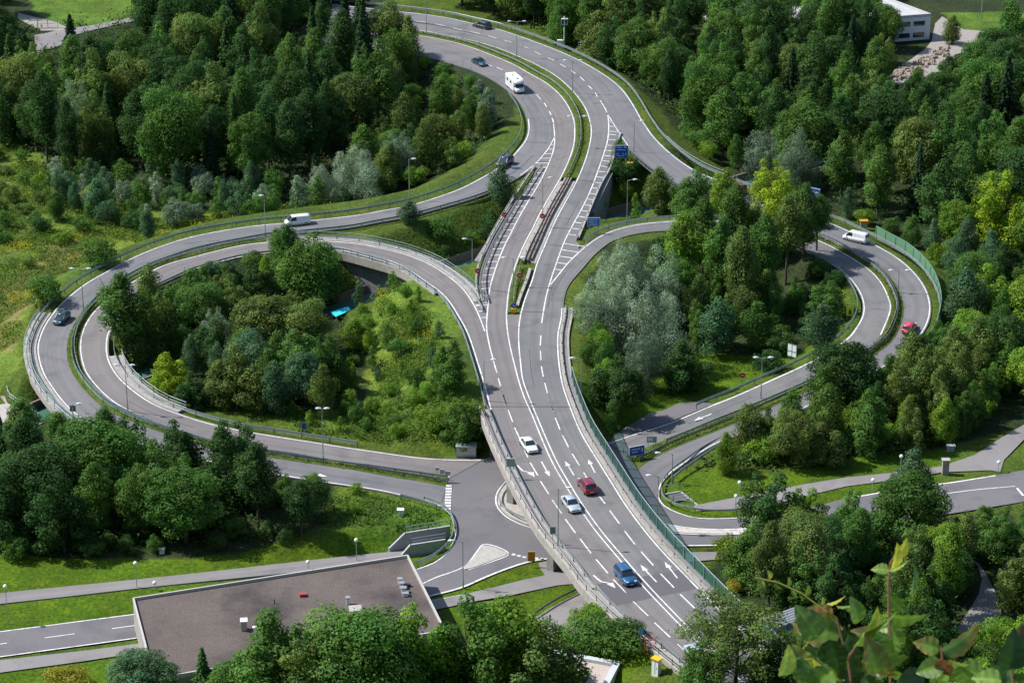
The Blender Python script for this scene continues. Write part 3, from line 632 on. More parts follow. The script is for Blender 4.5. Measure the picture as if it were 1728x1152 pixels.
# ---------------------------------------------------------------- guard rails
def child_mb(mb, name, m, root, smooth=False):
    L = root.location
    mb.v = [(v[0]-L.x, v[1]-L.y, v[2]-L.z) for v in mb.v]
    return mb.build(name, m, root, smooth)
POST = {}
def post_mesh(h, m, w=.1):
    k = (h, m.name, w)
    if k not in POST:
        mb = MB(); mb.box(0, 0, h/2-.1, w, w*1.3, h+.2); o = mb.build('post', m); POST[k] = o.data; bpy.data.objects.remove(o)
    return POST[k]
def guard_rail(c, label, group, m=None, beam=(.31, .07, .62), rails=(), post_h=.78, spacing=4.0, name='guard_rail', cat='guard rail', dz=0.0, pm=None, face=0):
    m = m or MATS['rail_steel']; pm = pm or MATS['post_steel']
    c = [p+Vector((0, 0, dz)) for p in c]
    root = empty(name, c[len(c)//2]); tag(root, label, cat, group)
    if beam:
        h, t, z = beam; mb = MB(); A = offset(c, -t/2); B = offset(c, t/2); k = 0
        for a, b in zip(A, B):
            mb.v += [(a.x, a.y, a.z+z-h/2), (b.x, b.y, b.z+z-h/2), (b.x, b.y, b.z+z+h/2), (a.x, a.y, a.z+z+h/2)]
        for i in range(len(A)-1):
            for j in range(4): mb.f.append((4*i+j, 4*i+(j+1) % 4, 4*i+4+(j+1) % 4, 4*i+4+j))
        child_mb(mb, 'rail_beam', m, root)
    for z, r in rails:
        mb = MB(); mb.tube([p+Vector((0, 0, z)) for p in rs(c, 3.0)], r, n=5); child_mb(mb, 'handrail', m, root)
    me = post_mesh(post_h, pm, .1 if post_h < 1 else .08)
    n = max(2, min(100, int(sum((b-a).length for a, b in zip(c, c[1:]))/spacing))); q = rs(c, n=n)
    for i, p in enumerate(q):
        o = bpy.data.objects.new('post', me); C.objects.link(o); o.parent = root
        o.location = p-root.location; t = (q[min(i+1, n-1)]-q[max(i-1, 0)]); o.rotation_euler = (0, 0, math.atan2(t.y, t.x))
    return root
g1 = 'steel guard rails along the roads'
RG, RS = MATS['rail_green'], MATS['rail_steel']
guard_rail(offset(sub(R2_OUT[:24], 'R2'), -1.5), 'steel guard rail on the outer side of the upper main road below the forest', g1, RS, rails=((.95, .05),))
guard_rail(offset(sub(R2_OUT[23:], 'R2'), -1.4), 'steel guard rail on the outer side of the right-hand outer ramp', g1, RS, rails=((.95, .05),))
guard_rail(offset(sub(R2_IN[4:30], 'R2'), .9), 'dark guard rail on the inner side of the right-hand outer ramp', g1, MATS['post_steel'])
guard_rail(offset(sub(R1_OUT[4:32], 'R1'), -.9), 'grey guard rail on the outer side of the right-hand inner loop', g1, RS, rails=((.3, .06),))
guard_rail(offset(sub(R1_IN[10:28], 'R1'), .9), 'bluish guard rail on the inside of the right-hand inner loop', g1, RG, rails=((.95, .05),))
guard_rail(offset(sub(L1_OUT[8:24], 'L1'), 1.2), 'green-grey guard rail on the outside of the left ramp where it leaves the main road', g1, RG, rails=((.95, .05),))
guard_rail(offset(sub(L1_OUT[23:42], 'L1'), 1.2), 'dark guard rail on the outer side of the big left-hand ramp beside the meadow', g1, RG, rails=((.95, .06),))
guard_rail(offset(sub(L1_OUT[48:], 'L1'), .8), 'pale guard rail between the left ramp and the grass bank above the underpass', g1, RS)
guard_rail(offset(sub(L1_IN[5:38], 'L1'), -.8), 'dark guard rail along the inner side of the big left-hand ramp', g1, RG, rails=((.3, .06),))
guard_rail(offset(sub(L1_IN[38:], 'L1'), -.7), 'guard rail on the lower side of the planted strip by the junction', g1, MATS['post_steel'])
guard_rail(offset(sub(L2_OUT[14:], 'L2'), .7), 'guard rail on the upper side of the strip between the two left ramps', g1, RS)
guard_rail(offset(sub(L2_OUT[2:15], 'L2'), .6), 'bright steel guard rail on the outer curve of the left loop bridge', g1, RS, rails=((.3, .06),))
guard_rail(offset(sub(L2_IN[:8], 'L2'), -.5), 'bright guard rail on the inner bend of the left loop beside the flyover', g1, RS, rails=((.3, .06),))
guard_rail(offset(sub(L2_IN[7:20], 'L2'), -.5), 'grey guard rail on the inner edge of the left loop above the shaded wall', g1, RS, rails=((.3, .06),))
guard_rail(offset(sub(L2_IN[22:37], 'L2'), -.9), 'white-topped guard rail on the inside of the left loop past the canal', g1, RS, rails=((.3, .06),))
guard_rail(offset(wl, .3), 'low grey guard rail along the left kerb of the flyover', g1, RS, dz=.12)
guard_rail(offset(mer, -.35), 'low pale guard rail along the right kerb of the flyover', g1, MATS['concrete'], dz=.12, beam=(.3, .12, .35))
g2 = 'handrails on the bridge edges'
guard_rail(offset(wl, 1.6), 'pale concrete coped handrail on the outer left edge of the flyover', g2, MATS['concrete_pale'], beam=(.12, .3, .1), rails=((.55, .045), (1.05, .06)), post_h=1.1, name='bridge_railing', cat='bridge railing', dz=.14, spacing=3)
guard_rail(offset(l1o_b, 1.95), 'pale railing on the outer edge of the left ramp bridge over the canal', g2, RS, beam=None, rails=((.55, .045), (1.05, .06)), post_h=1.1, name='bridge_railing', cat='bridge railing', spacing=3)
guard_rail(offset(l2i_b, -2.05), 'railing on the inner edge of the left loop bridge over the canal', g2, RS, beam=None, rails=((.55, .045), (1.05, .06)), post_h=1.1, name='bridge_railing', cat='bridge railing', spacing=3)
guard_rail(offset(l2o_c, 1.8), 'greenish railing on the outer footway of the left loop bridge', g2, RG, beam=None, rails=((.55, .045), (1.05, .06)), post_h=1.1, name='bridge_railing', cat='bridge railing', spacing=3)
guard_rail(offset(l2i_c, -.9), 'pale railing above the shaded wall of the left loop bridge', g2, RS, beam=None, rails=((.55, .045), (1.05, .06)), post_h=1.1, name='bridge_railing', cat='bridge railing', spacing=3)
ne = curve([(1125,238),(1145,256),(1165,270),(1195,287),(1240,304)], 6.0)
guard_rail(ne, 'double tube railing on the outer edge of the upper right ramp bridge', g2, RS, beam=None, rails=((.55, .045), (1.05, .06)), post_h=1.1, name='bridge_railing', cat='bridge railing', spacing=3)
g3 = 'barriers on the main road canal bridge'
guard_rail(offset(dl, .25), 'outer barrier of the west side footway on the main road canal bridge', g3, MATS['concrete'], beam=(.35, .25, .3), rails=((.95, .05),), name='bridge_barrier', cat='bridge barrier')
guard_rail(offset(dl, -1.1), 'inner steel barrier beside the hatched west edge of the canal bridge', g3, RG, name='bridge_barrier', cat='bridge barrier')
guard_rail(offset(de_, -.2), 'outer concrete barrier beside the hatched east edge of the canal bridge', g3, MATS['concrete'], beam=(.4, .35, .2), name='bridge_barrier', cat='bridge barrier')
mid_w = [p for p in mwR if hy(446) < p.y < hy(303)]; mid_e = [p for p in meL if hy(446) < p.y < hy(303)]
guard_rail(offset(mid_w, -.9), 'west barrier of the central gap on the canal bridge', g3, MATS['concrete'], beam=(.35, .3, .3), name='bridge_barrier', cat='bridge barrier')
guard_rail(offset(mid_e, .9), 'east barrier of the central gap on the canal bridge', g3, MATS['brown_rust'], beam=(.3, .25, .3), name='bridge_barrier', cat='bridge barrier')
guard_rail([(a+b)/2 for a, b in zip(rs(mid_w, n=40), rs(mid_e, n=40))], 'middle barrier of the central gap on the canal bridge', g3, MATS['brown_rust'], beam=(.3, .3, .3), name='bridge_barrier', cat='bridge barrier')
g4 = 'guard rails in the central reservation'
guard_rail(offset([p for p in mwR if hy(300) < p.y], -1.0), 'guard rail on the west side of the grassy central reservation', g4, RS)
guard_rail(offset([p for p in mwR if hy(515) < p.y < hy(452)], -.8), 'guard rail beside the short planted strip of the central reservation, west side', g4, RS)
guard_rail(offset([p for p in meL if hy(525) < p.y < hy(452)], .6), 'low barrier beside the short planted strip of the central reservation, east side', g4, MATS['concrete'], beam=(.5, .5, .25))
g5 = 'guard rails round the junction'
guard_rail(curve([(716,845),(742,854),(758,866),(766,886),(765,903),(755,922),(735,940),(705,954)], .1), 'curved guard rail round the corner above the underpass', g5, RS, rails=((.3, .06),))
guard_rail(curve([(858,816),(845,831),(842,847),(850,860),(863,870),(885,880),(900,884)], .18), 'curved guard rail on the rounded island under the flyover', g5, RS)
guard_rail(curve([(1215,744),(1185,760),(1160,778),(1132,798),(1118,815),(1115,830),(1120,845),(1140,856),(1170,864),(1200,867),(1243,866)], .1), 'curved guard rail round the right-hand corner beside the pedestrian underpass', g5, RS)
guard_rail(curve([(900,1042),(930,1022),(960,1006),(986,994)], .1), 'dark guard rail between the lawn and the driveway under the flyover', g5, MATS['post_steel'])
guard_rail(curve([(1052,764),(1062,773),(1076,776),(1092,770),(1110,761)], .1), 'rounded end of the guard rail under the blue direction sign', g5, RS)
guard_rail(curve([(12,660),(14,672),(40,690),(66,708)], .1), 'pale railing of the small bridge over the canal', 'footbridge railings', RS, beam=None, rails=((.55, .05), (1.05, .07)), post_h=1.1, name='bridge_railing', cat='bridge railing', spacing=2)
flatpoly('footbridge_deck', [(-5,683),(14,680),(46,703),(24,714),(5,712)], .12, MATS['concrete_pale'], .3)
# grass corner kerb at the right-hand hedge
# ---------------------------------------------------------------- noise barrier of green glass
m, nt, b = new_mat('green_glass'); b.inputs['Base Color'].default_value = (.12, .24, .21, 1); b.inputs['Roughness'].default_value = .12
tr = nt.nodes.new('ShaderNodeBsdfTransparent'); tr.inputs[0].default_value = (.74, .90, .86, 1); mxs = nt.nodes.new('ShaderNodeMixShader'); mxs.inputs[0].default_value = .80
nt.links.new(b.outputs[0], mxs.inputs[1]); nt.links.new(tr.outputs[0], mxs.inputs[2]); nt.links.new(mxs.outputs[0], nt.nodes['Material Output'].inputs[0])
m, nt, b = new_mat('green_panel'); b.inputs['Base Color'].default_value = (.17, .34, .22, 1); b.inputs['Roughness'].default_value = .4
tr = nt.nodes.new('ShaderNodeBsdfTransparent'); tr.inputs[0].default_value = (.6, .78, .62, 1); mxs = nt.nodes.new('ShaderNodeMixShader'); mxs.inputs[0].default_value = .35
nt.links.new(b.outputs[0], mxs.inputs[1]); nt.links.new(tr.outputs[0], mxs.inputs[2]); nt.links.new(mxs.outputs[0], nt.nodes['Material Output'].inputs[0]); mat('green_frame', (.10,.20,.15), .5, var=.1)
def noise_wall(c, h, label, pm, post_h, spacing=3.0):
    n = int(sum((b-a).length for a, b in zip(c, c[1:]))/spacing); c = rs(c, n=n); root = empty('noise_barrier', c[n//2]); tag(root, label, 'noise barrier')
    mb = MB()
    for a, b in zip(c, c[1:]):
        t = (b-a).normalized(); nn = Vector((-t.y, t.x, 0))*.03
        mb.prism([a-nn+Vector((0, 0, .25)), b-nn+Vector((0, 0, .25)), b+nn+Vector((0, 0, .25)), a+nn+Vector((0, 0, .25))], [a-nn+Vector((0, 0, h)), b-nn+Vector((0, 0, h)), b+nn+Vector((0, 0, h)), a+nn+Vector((0, 0, h))])
    child_mb(mb, 'panel', pm, root)
    mb = MB(); mb.tube([p+Vector((0, 0, h+.04)) for p in c], .06, n=5); child_mb(mb, 'top_rail', MATS['rail_steel'] if pm.name == 'green_glass' else MATS['green_panel'], root)
    mb = MB(); A = offset(c, -.12); B = offset(c, .12)
    for a, b in zip(A, B): mb.v += [(a.x, a.y, a.z-.1), (b.x, b.y, b.z-.1), (b.x, b.y, b.z+.24), (a.x, a.y, a.z+.24)]
    for i in range(n-1):
        for j in range(4): mb.f.append((4*i+j, 4*i+(j+1) % 4, 4*i+4+(j+1) % 4, 4*i+4+j))
    child_mb(mb, 'plinth', MATS['concrete_dark'], root)
    me = post_mesh(post_h, MATS['green_frame'], .16)
    for i, p in enumerate(c):
        o = bpy.data.objects.new('post', me); C.objects.link(o); o.parent = root; o.location = p-root.location; t = c[min(i+1, n-1)]-c[max(i-1, 0)]; o.rotation_euler = (0, 0, math.atan2(t.y, t.x))
nw = [p for p in offset(mer, -1.35, .14) if p.y < Ypy(640)]
noise_wall(nw, 2.1, 'long green glass noise barrier on dark posts along the right edge of the flyover', MATS['green_glass'], 2.15)
nr = curve([(1478,399),(1500,411),(1530,427),(1556,449),(1575,474),(1584,497),(1588,522),(1584,545)], 'R2')
noise_wall([p+Vector((0, 0, -.3)) for p in nr], 2.3, 'pale green panel noise barrier on the outside of the right-hand ramp bend', MATS['green_panel'], 2.2, 2.6)

# underpass on the left, underpass on the right
def rw(name, pts, tops, bottom, m, label, th=.3):
    mb = MB(); w = [P(x, y, t) for (x, y), t in zip(pts, tops)]
    for a, b in zip(w, w[1:]):
        t = (b-a); t.z = 0; t.normalize(); n = Vector((-t.y, t.x, 0))*th
        mb.prism([(a.x, a.y, bottom), (b.x, b.y, bottom), (b.x+n.x, b.y+n.y, bottom), (a.x+n.x, a.y+n.y, bottom)], [tuple(a), tuple(b), (b.x+n.x, b.y+n.y, b.z), (a.x+n.x, a.y+n.y, a.z)])
    return tag(mb.build(name, m), label, 'retaining wall')
mat('concrete_blue', (.33, .33, .35), .85, var=.12, scale=1.0)
rw('retaining_wall', [(657,925),(684,899),(760,887)], [-1.6, .15, .2], -3, MATS['concrete_blue'], 'grey concrete wing wall on the upper side of the left underpass')
rw('retaining_wall', [(678,936),(693,919),(752,910)], [-1.9, -.7, -.6], -3, MATS['concrete_blue'], 'lower concrete wall with pale coping beside the left underpass path')
def rail2(pts, z, label, grp='railings of the pedestrian underpasses', m=None):
    guard_rail(curve(pts, z, 1.0), label, grp, m or MATS['galvanised'], beam=None, rails=((.5, .045), (1.0, .06)), post_h=1.05, name='railing', cat='railing', spacing=2.0)
rail2([(684,899),(722,893),(760,887)], .2, 'galvanised railing on top of the left underpass wing wall')
rail2([(693,919),(722,914.5),(752,910)], -.6, 'galvanised railing on the lower wall of the left underpass')
rw('retaining_wall', [(1121,834),(1148,829),(1163,841),(1176,852)], [.2,.2,0,-.1], -2.5, MATS['concrete_blue'], 'concrete wall behind the sunken steps of the right-hand underpass', .25)
flatpoly('underpass_pit_shade', [(1127,835),(1148,831),(1162,842),(1139,846)], .1, mat('pit_shade_dark', (.10,.10,.11), .9, var=.1), 0)  # flat sheet at ground level, its dark colour stands for the pit's shade
rail2([(1120,829),(1133,827),(1147,825)], .2, 'short railing at the back of the right-hand underpass')
rail2([(1136,846),(1150,844),(1163,842)], .1, 'short railing at the near side of the right-hand underpass')
rail2([(1145,853),(1158,849),(1170,856)], .1, 'bent railing in front of the right-hand underpass path')
# ---------------------------------------------------------------- vehicles
mat('tyre', (.02,.02,.022), .85); mat('alloy', (.45,.46,.48), .3, metal=.8); mat('trim_black', (.025,.025,.03), .45)
m, nt, b = new_mat('car_glass'); b.inputs['Base Color'].default_value = (.02,.03,.04,1); b.inputs['Roughness'].default_value = .06; b.inputs['Specular IOR Level'].default_value = .8
mat('lamp_clear', (.7,.73,.76), .15); mat('lamp_red', (.45,.015,.01), .25); mat('lamp_amber', (.8,.3,.02), .3)
def paintm(name, col, metal=.0): return mat(name, col, .32, metal=metal, coat=.8)
def loft(stations, closed_ends=True):
    "stations: list of rings"
    v = []; f = []; n = len(stations[0])
    for r in stations: v += r
    for i in range(len(stations)-1):
        for j in range(n): f.append((i*n+j, i*n+(j+1) % n, (i+1)*n+(j+1) % n, (i+1)*n+j))
    f.append(tuple(range(n-1, -1, -1))); e = (len(stations)-1)*n; f.append(tuple(range(e, e+n)))
    return v, f
CARS = {
 # L, W, H, belt, body stations (x, top z, width factor), cabin (rear base, rear top, front top, front base)
 'sedan':  (4.6, 1.80, 1.44, .92, [(-2.30,.62,.80),(-2.26,.86,.88),(-2.1,.95,.93),(-1.6,.97,.98),(-.6,.93,1),(.6,.92,1),(1.1,.90,.98),(1.8,.80,.94),(2.15,.70,.88),(2.30,.52,.78)], (-1.55,-.85,.25,1.05)),
 'hatch':  (4.2, 1.76, 1.47, .93, [(-2.10,.62,.84),(-2.06,.90,.90),(-1.8,.97,.96),(-.6,.94,1),(.6,.93,1),(1.05,.91,.98),(1.7,.81,.94),(1.98,.70,.88),(2.10,.52,.80)], (-2.0,-1.55,.25,1.0)),
 'estate': (4.65,1.82, 1.52, .95, [(-2.32,.62,.86),(-2.28,.92,.92),(-2.0,.99,.97),(-.6,.96,1),(.7,.95,1),(1.15,.92,.98),(1.9,.82,.94),(2.2,.72,.88),(2.32,.54,.80)], (-2.22,-1.85,.3,1.1)),
 'suv':    (4.6, 1.90, 1.70, 1.05, [(-2.30,.68,.88),(-2.26,1.0,.93),(-2.0,1.08,.97),(-.6,1.05,1),(.7,1.04,1),(1.15,1.02,.98),(1.9,.94,.95),(2.18,.82,.90),(2.30,.60,.82)], (-2.2,-1.8,.35,1.08)),
 'van':    (5.2, 1.95, 1.95, 1.10, [(-2.60,.9,.97),(-2.58,1.12,.98),(-2.3,1.15,1),(-.6,1.15,1),(1.2,1.14,1),(1.7,1.12,.98),(2.2,1.02,.95),(2.5,.88,.90),(2.60,.62,.84)], (-2.56,-2.46,1.15,2.0)),
}
def build_car(kind, paint, label, group):
    L, W, H, belt, st, (rb, rt, ft, fb) = CARS[kind]; w = W/2
    root = empty('van' if kind == 'van' else 'car', (0, 0, 0)); tag(root, label, 'van' if kind == 'van' else 'car', group)
    rings = []
    for x, zt, k in st:
        zb = .22 if abs(x) < L*.42 else .30
        rings.append([(x, -w*k, zb), (x, -w*k*1.02, (zb+zt)/2), (x, -w*k*.97, zt-.08), (x, -w*k*.86, zt), (x, w*k*.86, zt), (x, w*k*.97, zt-.08), (x, w*k*1.02, (zb+zt)/2), (x, w*k, zb)])
    v, f = loft(rings); mesh_obj('body', v, f, paint, root, smooth=True)
    zt = H-.05; k0, k1 = .93, .76 if kind != 'van' else .86
    def cab(r0, r1, f1, f0, z0, z1, a, b_): return [[(r0, -w*a, z0), (f0, -w*a, z0), (f0, w*a, z0), (r0, w*a, z0)], [(r1, -w*b_, z1), (f1, -w*b_, z1), (f1, w*b_, z1), (r1, w*b_, z1)]]
    v, f = loft(cab(rb, rt, ft, fb, belt-.03, zt, k0, k1)); mesh_obj('windows', v, f, MATS['car_glass'], root)
    # roof with rounded edge
    n = 6; rr = []
    for i in range(n+1):
        s = i/n; x = rt-.06+(ft+.1-rt+.06)*s; hh = .05*math.sin(math.pi*(.12+.76*s)); kk = k1*(1 if 0 < i < n else .97)
        rr.append([(x, -w*kk, zt-.03), (x, -w*kk*.94, zt+.02+hh*.6), (x, 0, zt+.03+hh), (x, w*kk*.94, zt+.02+hh*.6), (x, w*kk, zt-.03)])
    v, f = loft(rr); mesh_obj('roof', v, f, paint, root, smooth=True)
    mb = MB()
    for s in (-1, 1):
        mb.tube([(rb, s*w*k0, belt-.05), (rt, s*w*k1, zt)], .05, n=4); mb.tube([(fb, s*w*k0, belt-.05), (ft, s*w*k1, zt)], .035, n=4)
        for xx in ((rb+fb)/2-.05, (rb*.62+fb*.38)-.1) if kind != 'sedan' else ((rb+fb)/2-.05,):
            mb.tube([(xx, s*w*(k0+.005), belt-.03), (xx-.03, s*w*(k1+.01), zt)], .035, n=4)
        if kind == 'van':
            x0, x1 = rb, .35
            mq = MB(); mq.prism([(x0, s*w*k0, belt), (x1, s*w*k0, belt), (x1, s*w*(k0+.015), belt), (x0, s*w*(k0+.015), belt)], [(rt, s*w*k1, zt), (x1, s*w*k1, zt), (x1, s*w*(k1+.015), zt), (rt, s*w*(k1+.015), zt)]); mq.build('side_panel', paint, root)
    mb.build('pillars', paint, root)
    me_t = me_r = None
    for sx in (-1, 1):
        for sy in (-1, 1):
            wx = sx*L*.305; 
            if me_t is None:
                tm = MB(); tm.tube([(0, -.11, 0), (0, .11, 0)], .32, n=14); t = tm.build('tyre', MATS['tyre']); me_t = t.data
                rm = MB(); rm.tube([(0, -.12, 0), (0, .12, 0)], .20, n=10); r = rm.build('rim', MATS['alloy']); me_r = r.data
            else:
                t = bpy.data.objects.new('tyre', me_t); C.objects.link(t); r = bpy.data.objects.new('rim', me_r); C.objects.link(r)
            wh = empty('wheel', (wx, sy*(w-.09), .32)); wh.parent = root; t.parent = wh; r.parent = wh
    for s in (-1, 1):
        m1 = MB(); m1.box(L/2-.12, s*w*.60, st[-2][1]-.04, .16, .34, .14, 0); m1.build('headlight', MATS['lamp_clear'], root)
        m1 = MB(); m1.box(-L/2+.05, s*w*.68, st[1][1]-.10, .12, .28, .16 if kind not in ('suv', 'van') else .4); m1.build('tail_light', MATS['lamp_red'], root)
        m1 = MB(); m1.box(fb-.25, s*(w+.06), belt+.04, .14, .18, .12); m1.build('wing_mirror', paint, root)
    m1 = MB(); m1.box(L/2-.01, 0, .42, .06, .52, .11); m1.build('number_plate', MATS['white_plastic'], root)
    m1 = MB(); m1.box(-L/2+.01, 0, .62, .06, .52, .11); m1.build('number_plate', MATS['white_plastic'], root)
    m1 = MB(); m1.box(L/2-.05, 0, .52, .12, .8, .14); m1.build('grille', MATS['trim_black'], root)
    m1 = MB(); m1.box(0, 0, .23, L*.9, W*.93, .12); m1.build('sill', MATS['trim_black'], root)
    return root
def build_motorhome(paint, label):
    root = empty('motorhome', (0, 0, 0)); tag(root, label, 'motorhome', 'vehicles driving on the roads'); w = 1.12
    def ring(x, zb, zt, k): return [(x, -w*k, zb), (x, -w*k, zt-.25), (x, -w*k*.9, zt), (x, w*k*.9, zt), (x, w*k, zt-.25), (x, w*k, zb)]
    v, f = loft([ring(-3.4, .5, 2.5, .96), ring(-3.3, .42, 2.85, 1), ring(-1, .4, 2.92, 1), (ring(1.3, .4, 2.92, 1)), ring(2.2, .4, 2.85, .99)]); mesh_obj('body', v, f, paint, root, smooth=False)
    v, f = loft([ring(2.15, 2.0, 2.86, .98), ring(2.7, 2.02, 2.72, .93), ring(3.05, 2.08, 2.45, .8)]); mesh_obj('overcab', v, f, paint, root, smooth=True)
    v, f = loft([ring(2.15, .35, 2.0, .93), ring(2.3, .35, 2.0, .92), ring(2.95, .35, 1.25, .9), ring(3.35, .4, 1.0, .84), ring(3.5, .45, .75, .75)]); mesh_obj('cab', v, f, paint, root, smooth=True)
    mb = MB(); mb.prism([(2.98, -.82, 1.24), (2.98, .82, 1.24), (2.33, .88, 2.02), (2.33, -.88, 2.02)], [(3.03, -.82, 1.28), (3.03, .82, 1.28), (2.38, .88, 2.06), (2.38, -.88, 2.06)]); mb.build('windscreen', MATS['car_glass'], root)
    for s in (-1, 1):
        mb = MB(); mb.box(2.5, s*.99, 1.55, .5, .12, .45); mb.build('window', MATS['car_glass'], root)
        mb = MB(); mb.box(-1.9, s*1.13, 1.9, .9, .04, .5); mb.build('window', MATS['car_glass'], root)
        mb = MB(); mb.box(.3, s*1.13, 1.9, .8, .04, .5); mb.build('window', MATS['car_glass'], root)
        mb = MB(); mb.box(3.42, s*.55, .8, .1, .3, .2); mb.build('headlight', MATS['lamp_clear'], root)
        mb = MB(); mb.box(-3.36, s*.9, .9, .08, .2, .5); mb.build('tail_light', MATS['lamp_red'], root)
        for x in (-2.1, 2.6):
            wh = empty('wheel', (x, s*.95, .36)); wh.parent = root
            mb = MB(); mb.tube([(0, -.12, 0), (0, .12, 0)], .36, n=14); mb.build('tyre', MATS['tyre'], wh)
            mb = MB(); mb.tube([(0, -.13, 0), (0, .13, 0)], .2, n=10); mb.build('rim', MATS['alloy'], wh)
    for x, y in ((-2.4, .2), (-.9, -.3), (.6, .3), (1.7, -.1)):
        mb = MB(); mb.box(x, y, 2.96, .62, .55, .12, 0, .85); mb.build('roof_hatch', MATS['grey_paint'] if y < 0 else MATS['lamp_clear'], root)
    return root
gv = 'vehicles driving on the roads'
white = paintm('car_white', (.78,.79,.80)); silver = paintm('car_silver', (.48,.54,.60), .3); black = paintm('car_black', (.018,.028,.034)); teal = paintm('car_dark_teal', (.018,.055,.080), .2)
maroon = paintm('car_maroon', (.20,.012,.032), .1); blue = paintm('car_blue', (.018,.095,.22), .2); red = paintm('car_red', (.62,.03,.035)); dred = paintm('car_brick_red', (.33,.06,.045)); navy = paintm('car_navy', (.035,.04,.08), .2)
def place(root, rear, front, key):
    a = P(*rear, zf(key, *rear)); b = P(*front, zf(key, *front)); c = (a+b)/2; root.location = (c.x, c.y, c.z+.0); root.rotation_euler = (0, 0, math.atan2(b.y-a.y, b.x-a.x))
for kind, pt, rear, front, key, lab in [
    ('estate', white, (664,25), (638,22.5), 'main', 'white people carrier with dark windows at the far upper end of the main road'),
    ('suv', black, (826,51), (801,45), 'main', 'black car heading away on the upper main road near the forest'),
    ('sedan', teal, (799,104), (819,114), 'main', 'dark car on the lower lane of the upper road just behind the motorhome'),
    ('suv', navy, (862,272), (842,285), 'L1', 'navy car with pale windscreen entering the left ramp beside the sign back'),
    ('van', white, (521,376), (483,381), 'L1', 'white van on the left ramp half hidden behind a tall tree'),
    ('hatch', teal, (113,534), (96,550), 'L1', 'dark blue car alone on the big left-hand ramp bend'),
    ('van', white, (1461,411), (1427,402), 'R2', 'white delivery van on the right-hand ramp near the green noise panels'),
    ('hatch', red, (1528,567), (1541,549), 'R2', 'bright red car partly hidden by tree crowns on the right-hand ramp'),
    ('sedan', white, (885.5,747), (899,765), 6.0, 'white saloon car coming down the flyover, the one farthest up'),
    ('suv', maroon, (998,836), (983,815), 6.0, 'maroon car driving away on the flyover'),
    ('sedan', silver, (956.5,846), (971,865), 6.0, 'pale silver saloon car coming down the flyover beside the maroon car'),
    ('suv', blue, (1046,966), (1065,989), 6.0, 'blue estate car coming down the flyover at the dark asphalt patch'),
    ('van', dred, (1254,328), (1226,318), 'R2', 'brick red van on the upper right ramp glimpsed through the trees'),
    ('sedan', silver, (1167,1101), (1184,1119), 6.0, 'silver car mostly hidden behind the big tree at the lower end of the flyover')]:
    car_ = build_car(kind, pt, lab, gv); place(car_, rear, front, key)
    if kind == 'van': car_.scale = (.9, .92, .92)
place(build_motorhome(white, 'white motorhome with roof hatches on the upper left lane'), (858,141), (881,161.5), 'main')

# ---------------------------------------------------------------- lamps
def topz(p, py):
    dy = (576-py)/FPX; t = p.y/(cp+dy*sp); return CAMZ+(-sp+dy*cp)*t
mat('lamp_white', (.75,.77,.78), .3)
def lamp(base, top, arms, label, key=None, group='street lamps along the roads', pole='galvanised'):
    p = P(*base, zf(key, *base)) if key is not None else G(*base); z = topz(p, top); h = z-p.z
    root = empty('street_lamp', p); tag(root, label, 'street lamp', group)
    mb = MB(); mb.tube([(0, 0, -.1), (0, 0, 1.2)], .12, .12); mb.tube([(0, 0, 1.2), (0, 0, h)], .09, .055); mb.build('pole', MATS[pole], root)
    for dx in arms:
        s = 1 if dx > 0 else -1
        mb = MB(); mb.tube([(0, 0, h-.25), (s*.25, 0, h-.02), (dx*.55, 0, h+.06), (dx, 0, h+.1)], .04); mb.build('arm', MATS[pole], root)
        mb = MB(); k = dx; e = dx+s*.85
        v, f = loft([[(k, -.1, h+.05), (k, .1, h+.05), (k, .08, h+.17), (k, -.08, h+.17)], [((k+e)/2, -.2, h+.05), ((k+e)/2, .2, h+.05), ((k+e)/2, .13, h+.27), ((k+e)/2, -.13, h+.27)], [(e, -.12, h+.09), (e, .12, h+.09), (e, .08, h+.2), (e, -.08, h+.2)]])
        mesh_obj('lamp_head', v, f, MATS['lamp_white'], root)
    return root
def globe(base, top, label):
    p = G(*base); h = topz(p, top)-p.z
    root = empty('path_lamp', p); tag(root, label, 'path lamp', 'globe lamps along the paths')
    mb = MB(); mb.tube([(0, 0, -.1), (0, 0, h-.5)], .06, .045); mb.build('pole', MATS['grey_paint'], root)
    bm = bmesh.new(); bmesh.ops.create_uvsphere(bm, u_segments=12, v_segments=8, radius=.29); bmesh.ops.translate(bm, verts=bm.verts, vec=(0, 0, h-.25)); me = bpy.data.meshes.new('globe'); bm.to_mesh(me); bm.free(); me.materials.append(MATS['white_plastic'])
    o = bpy.data.objects.new('globe', me); C.objects.link(o); o.parent = root
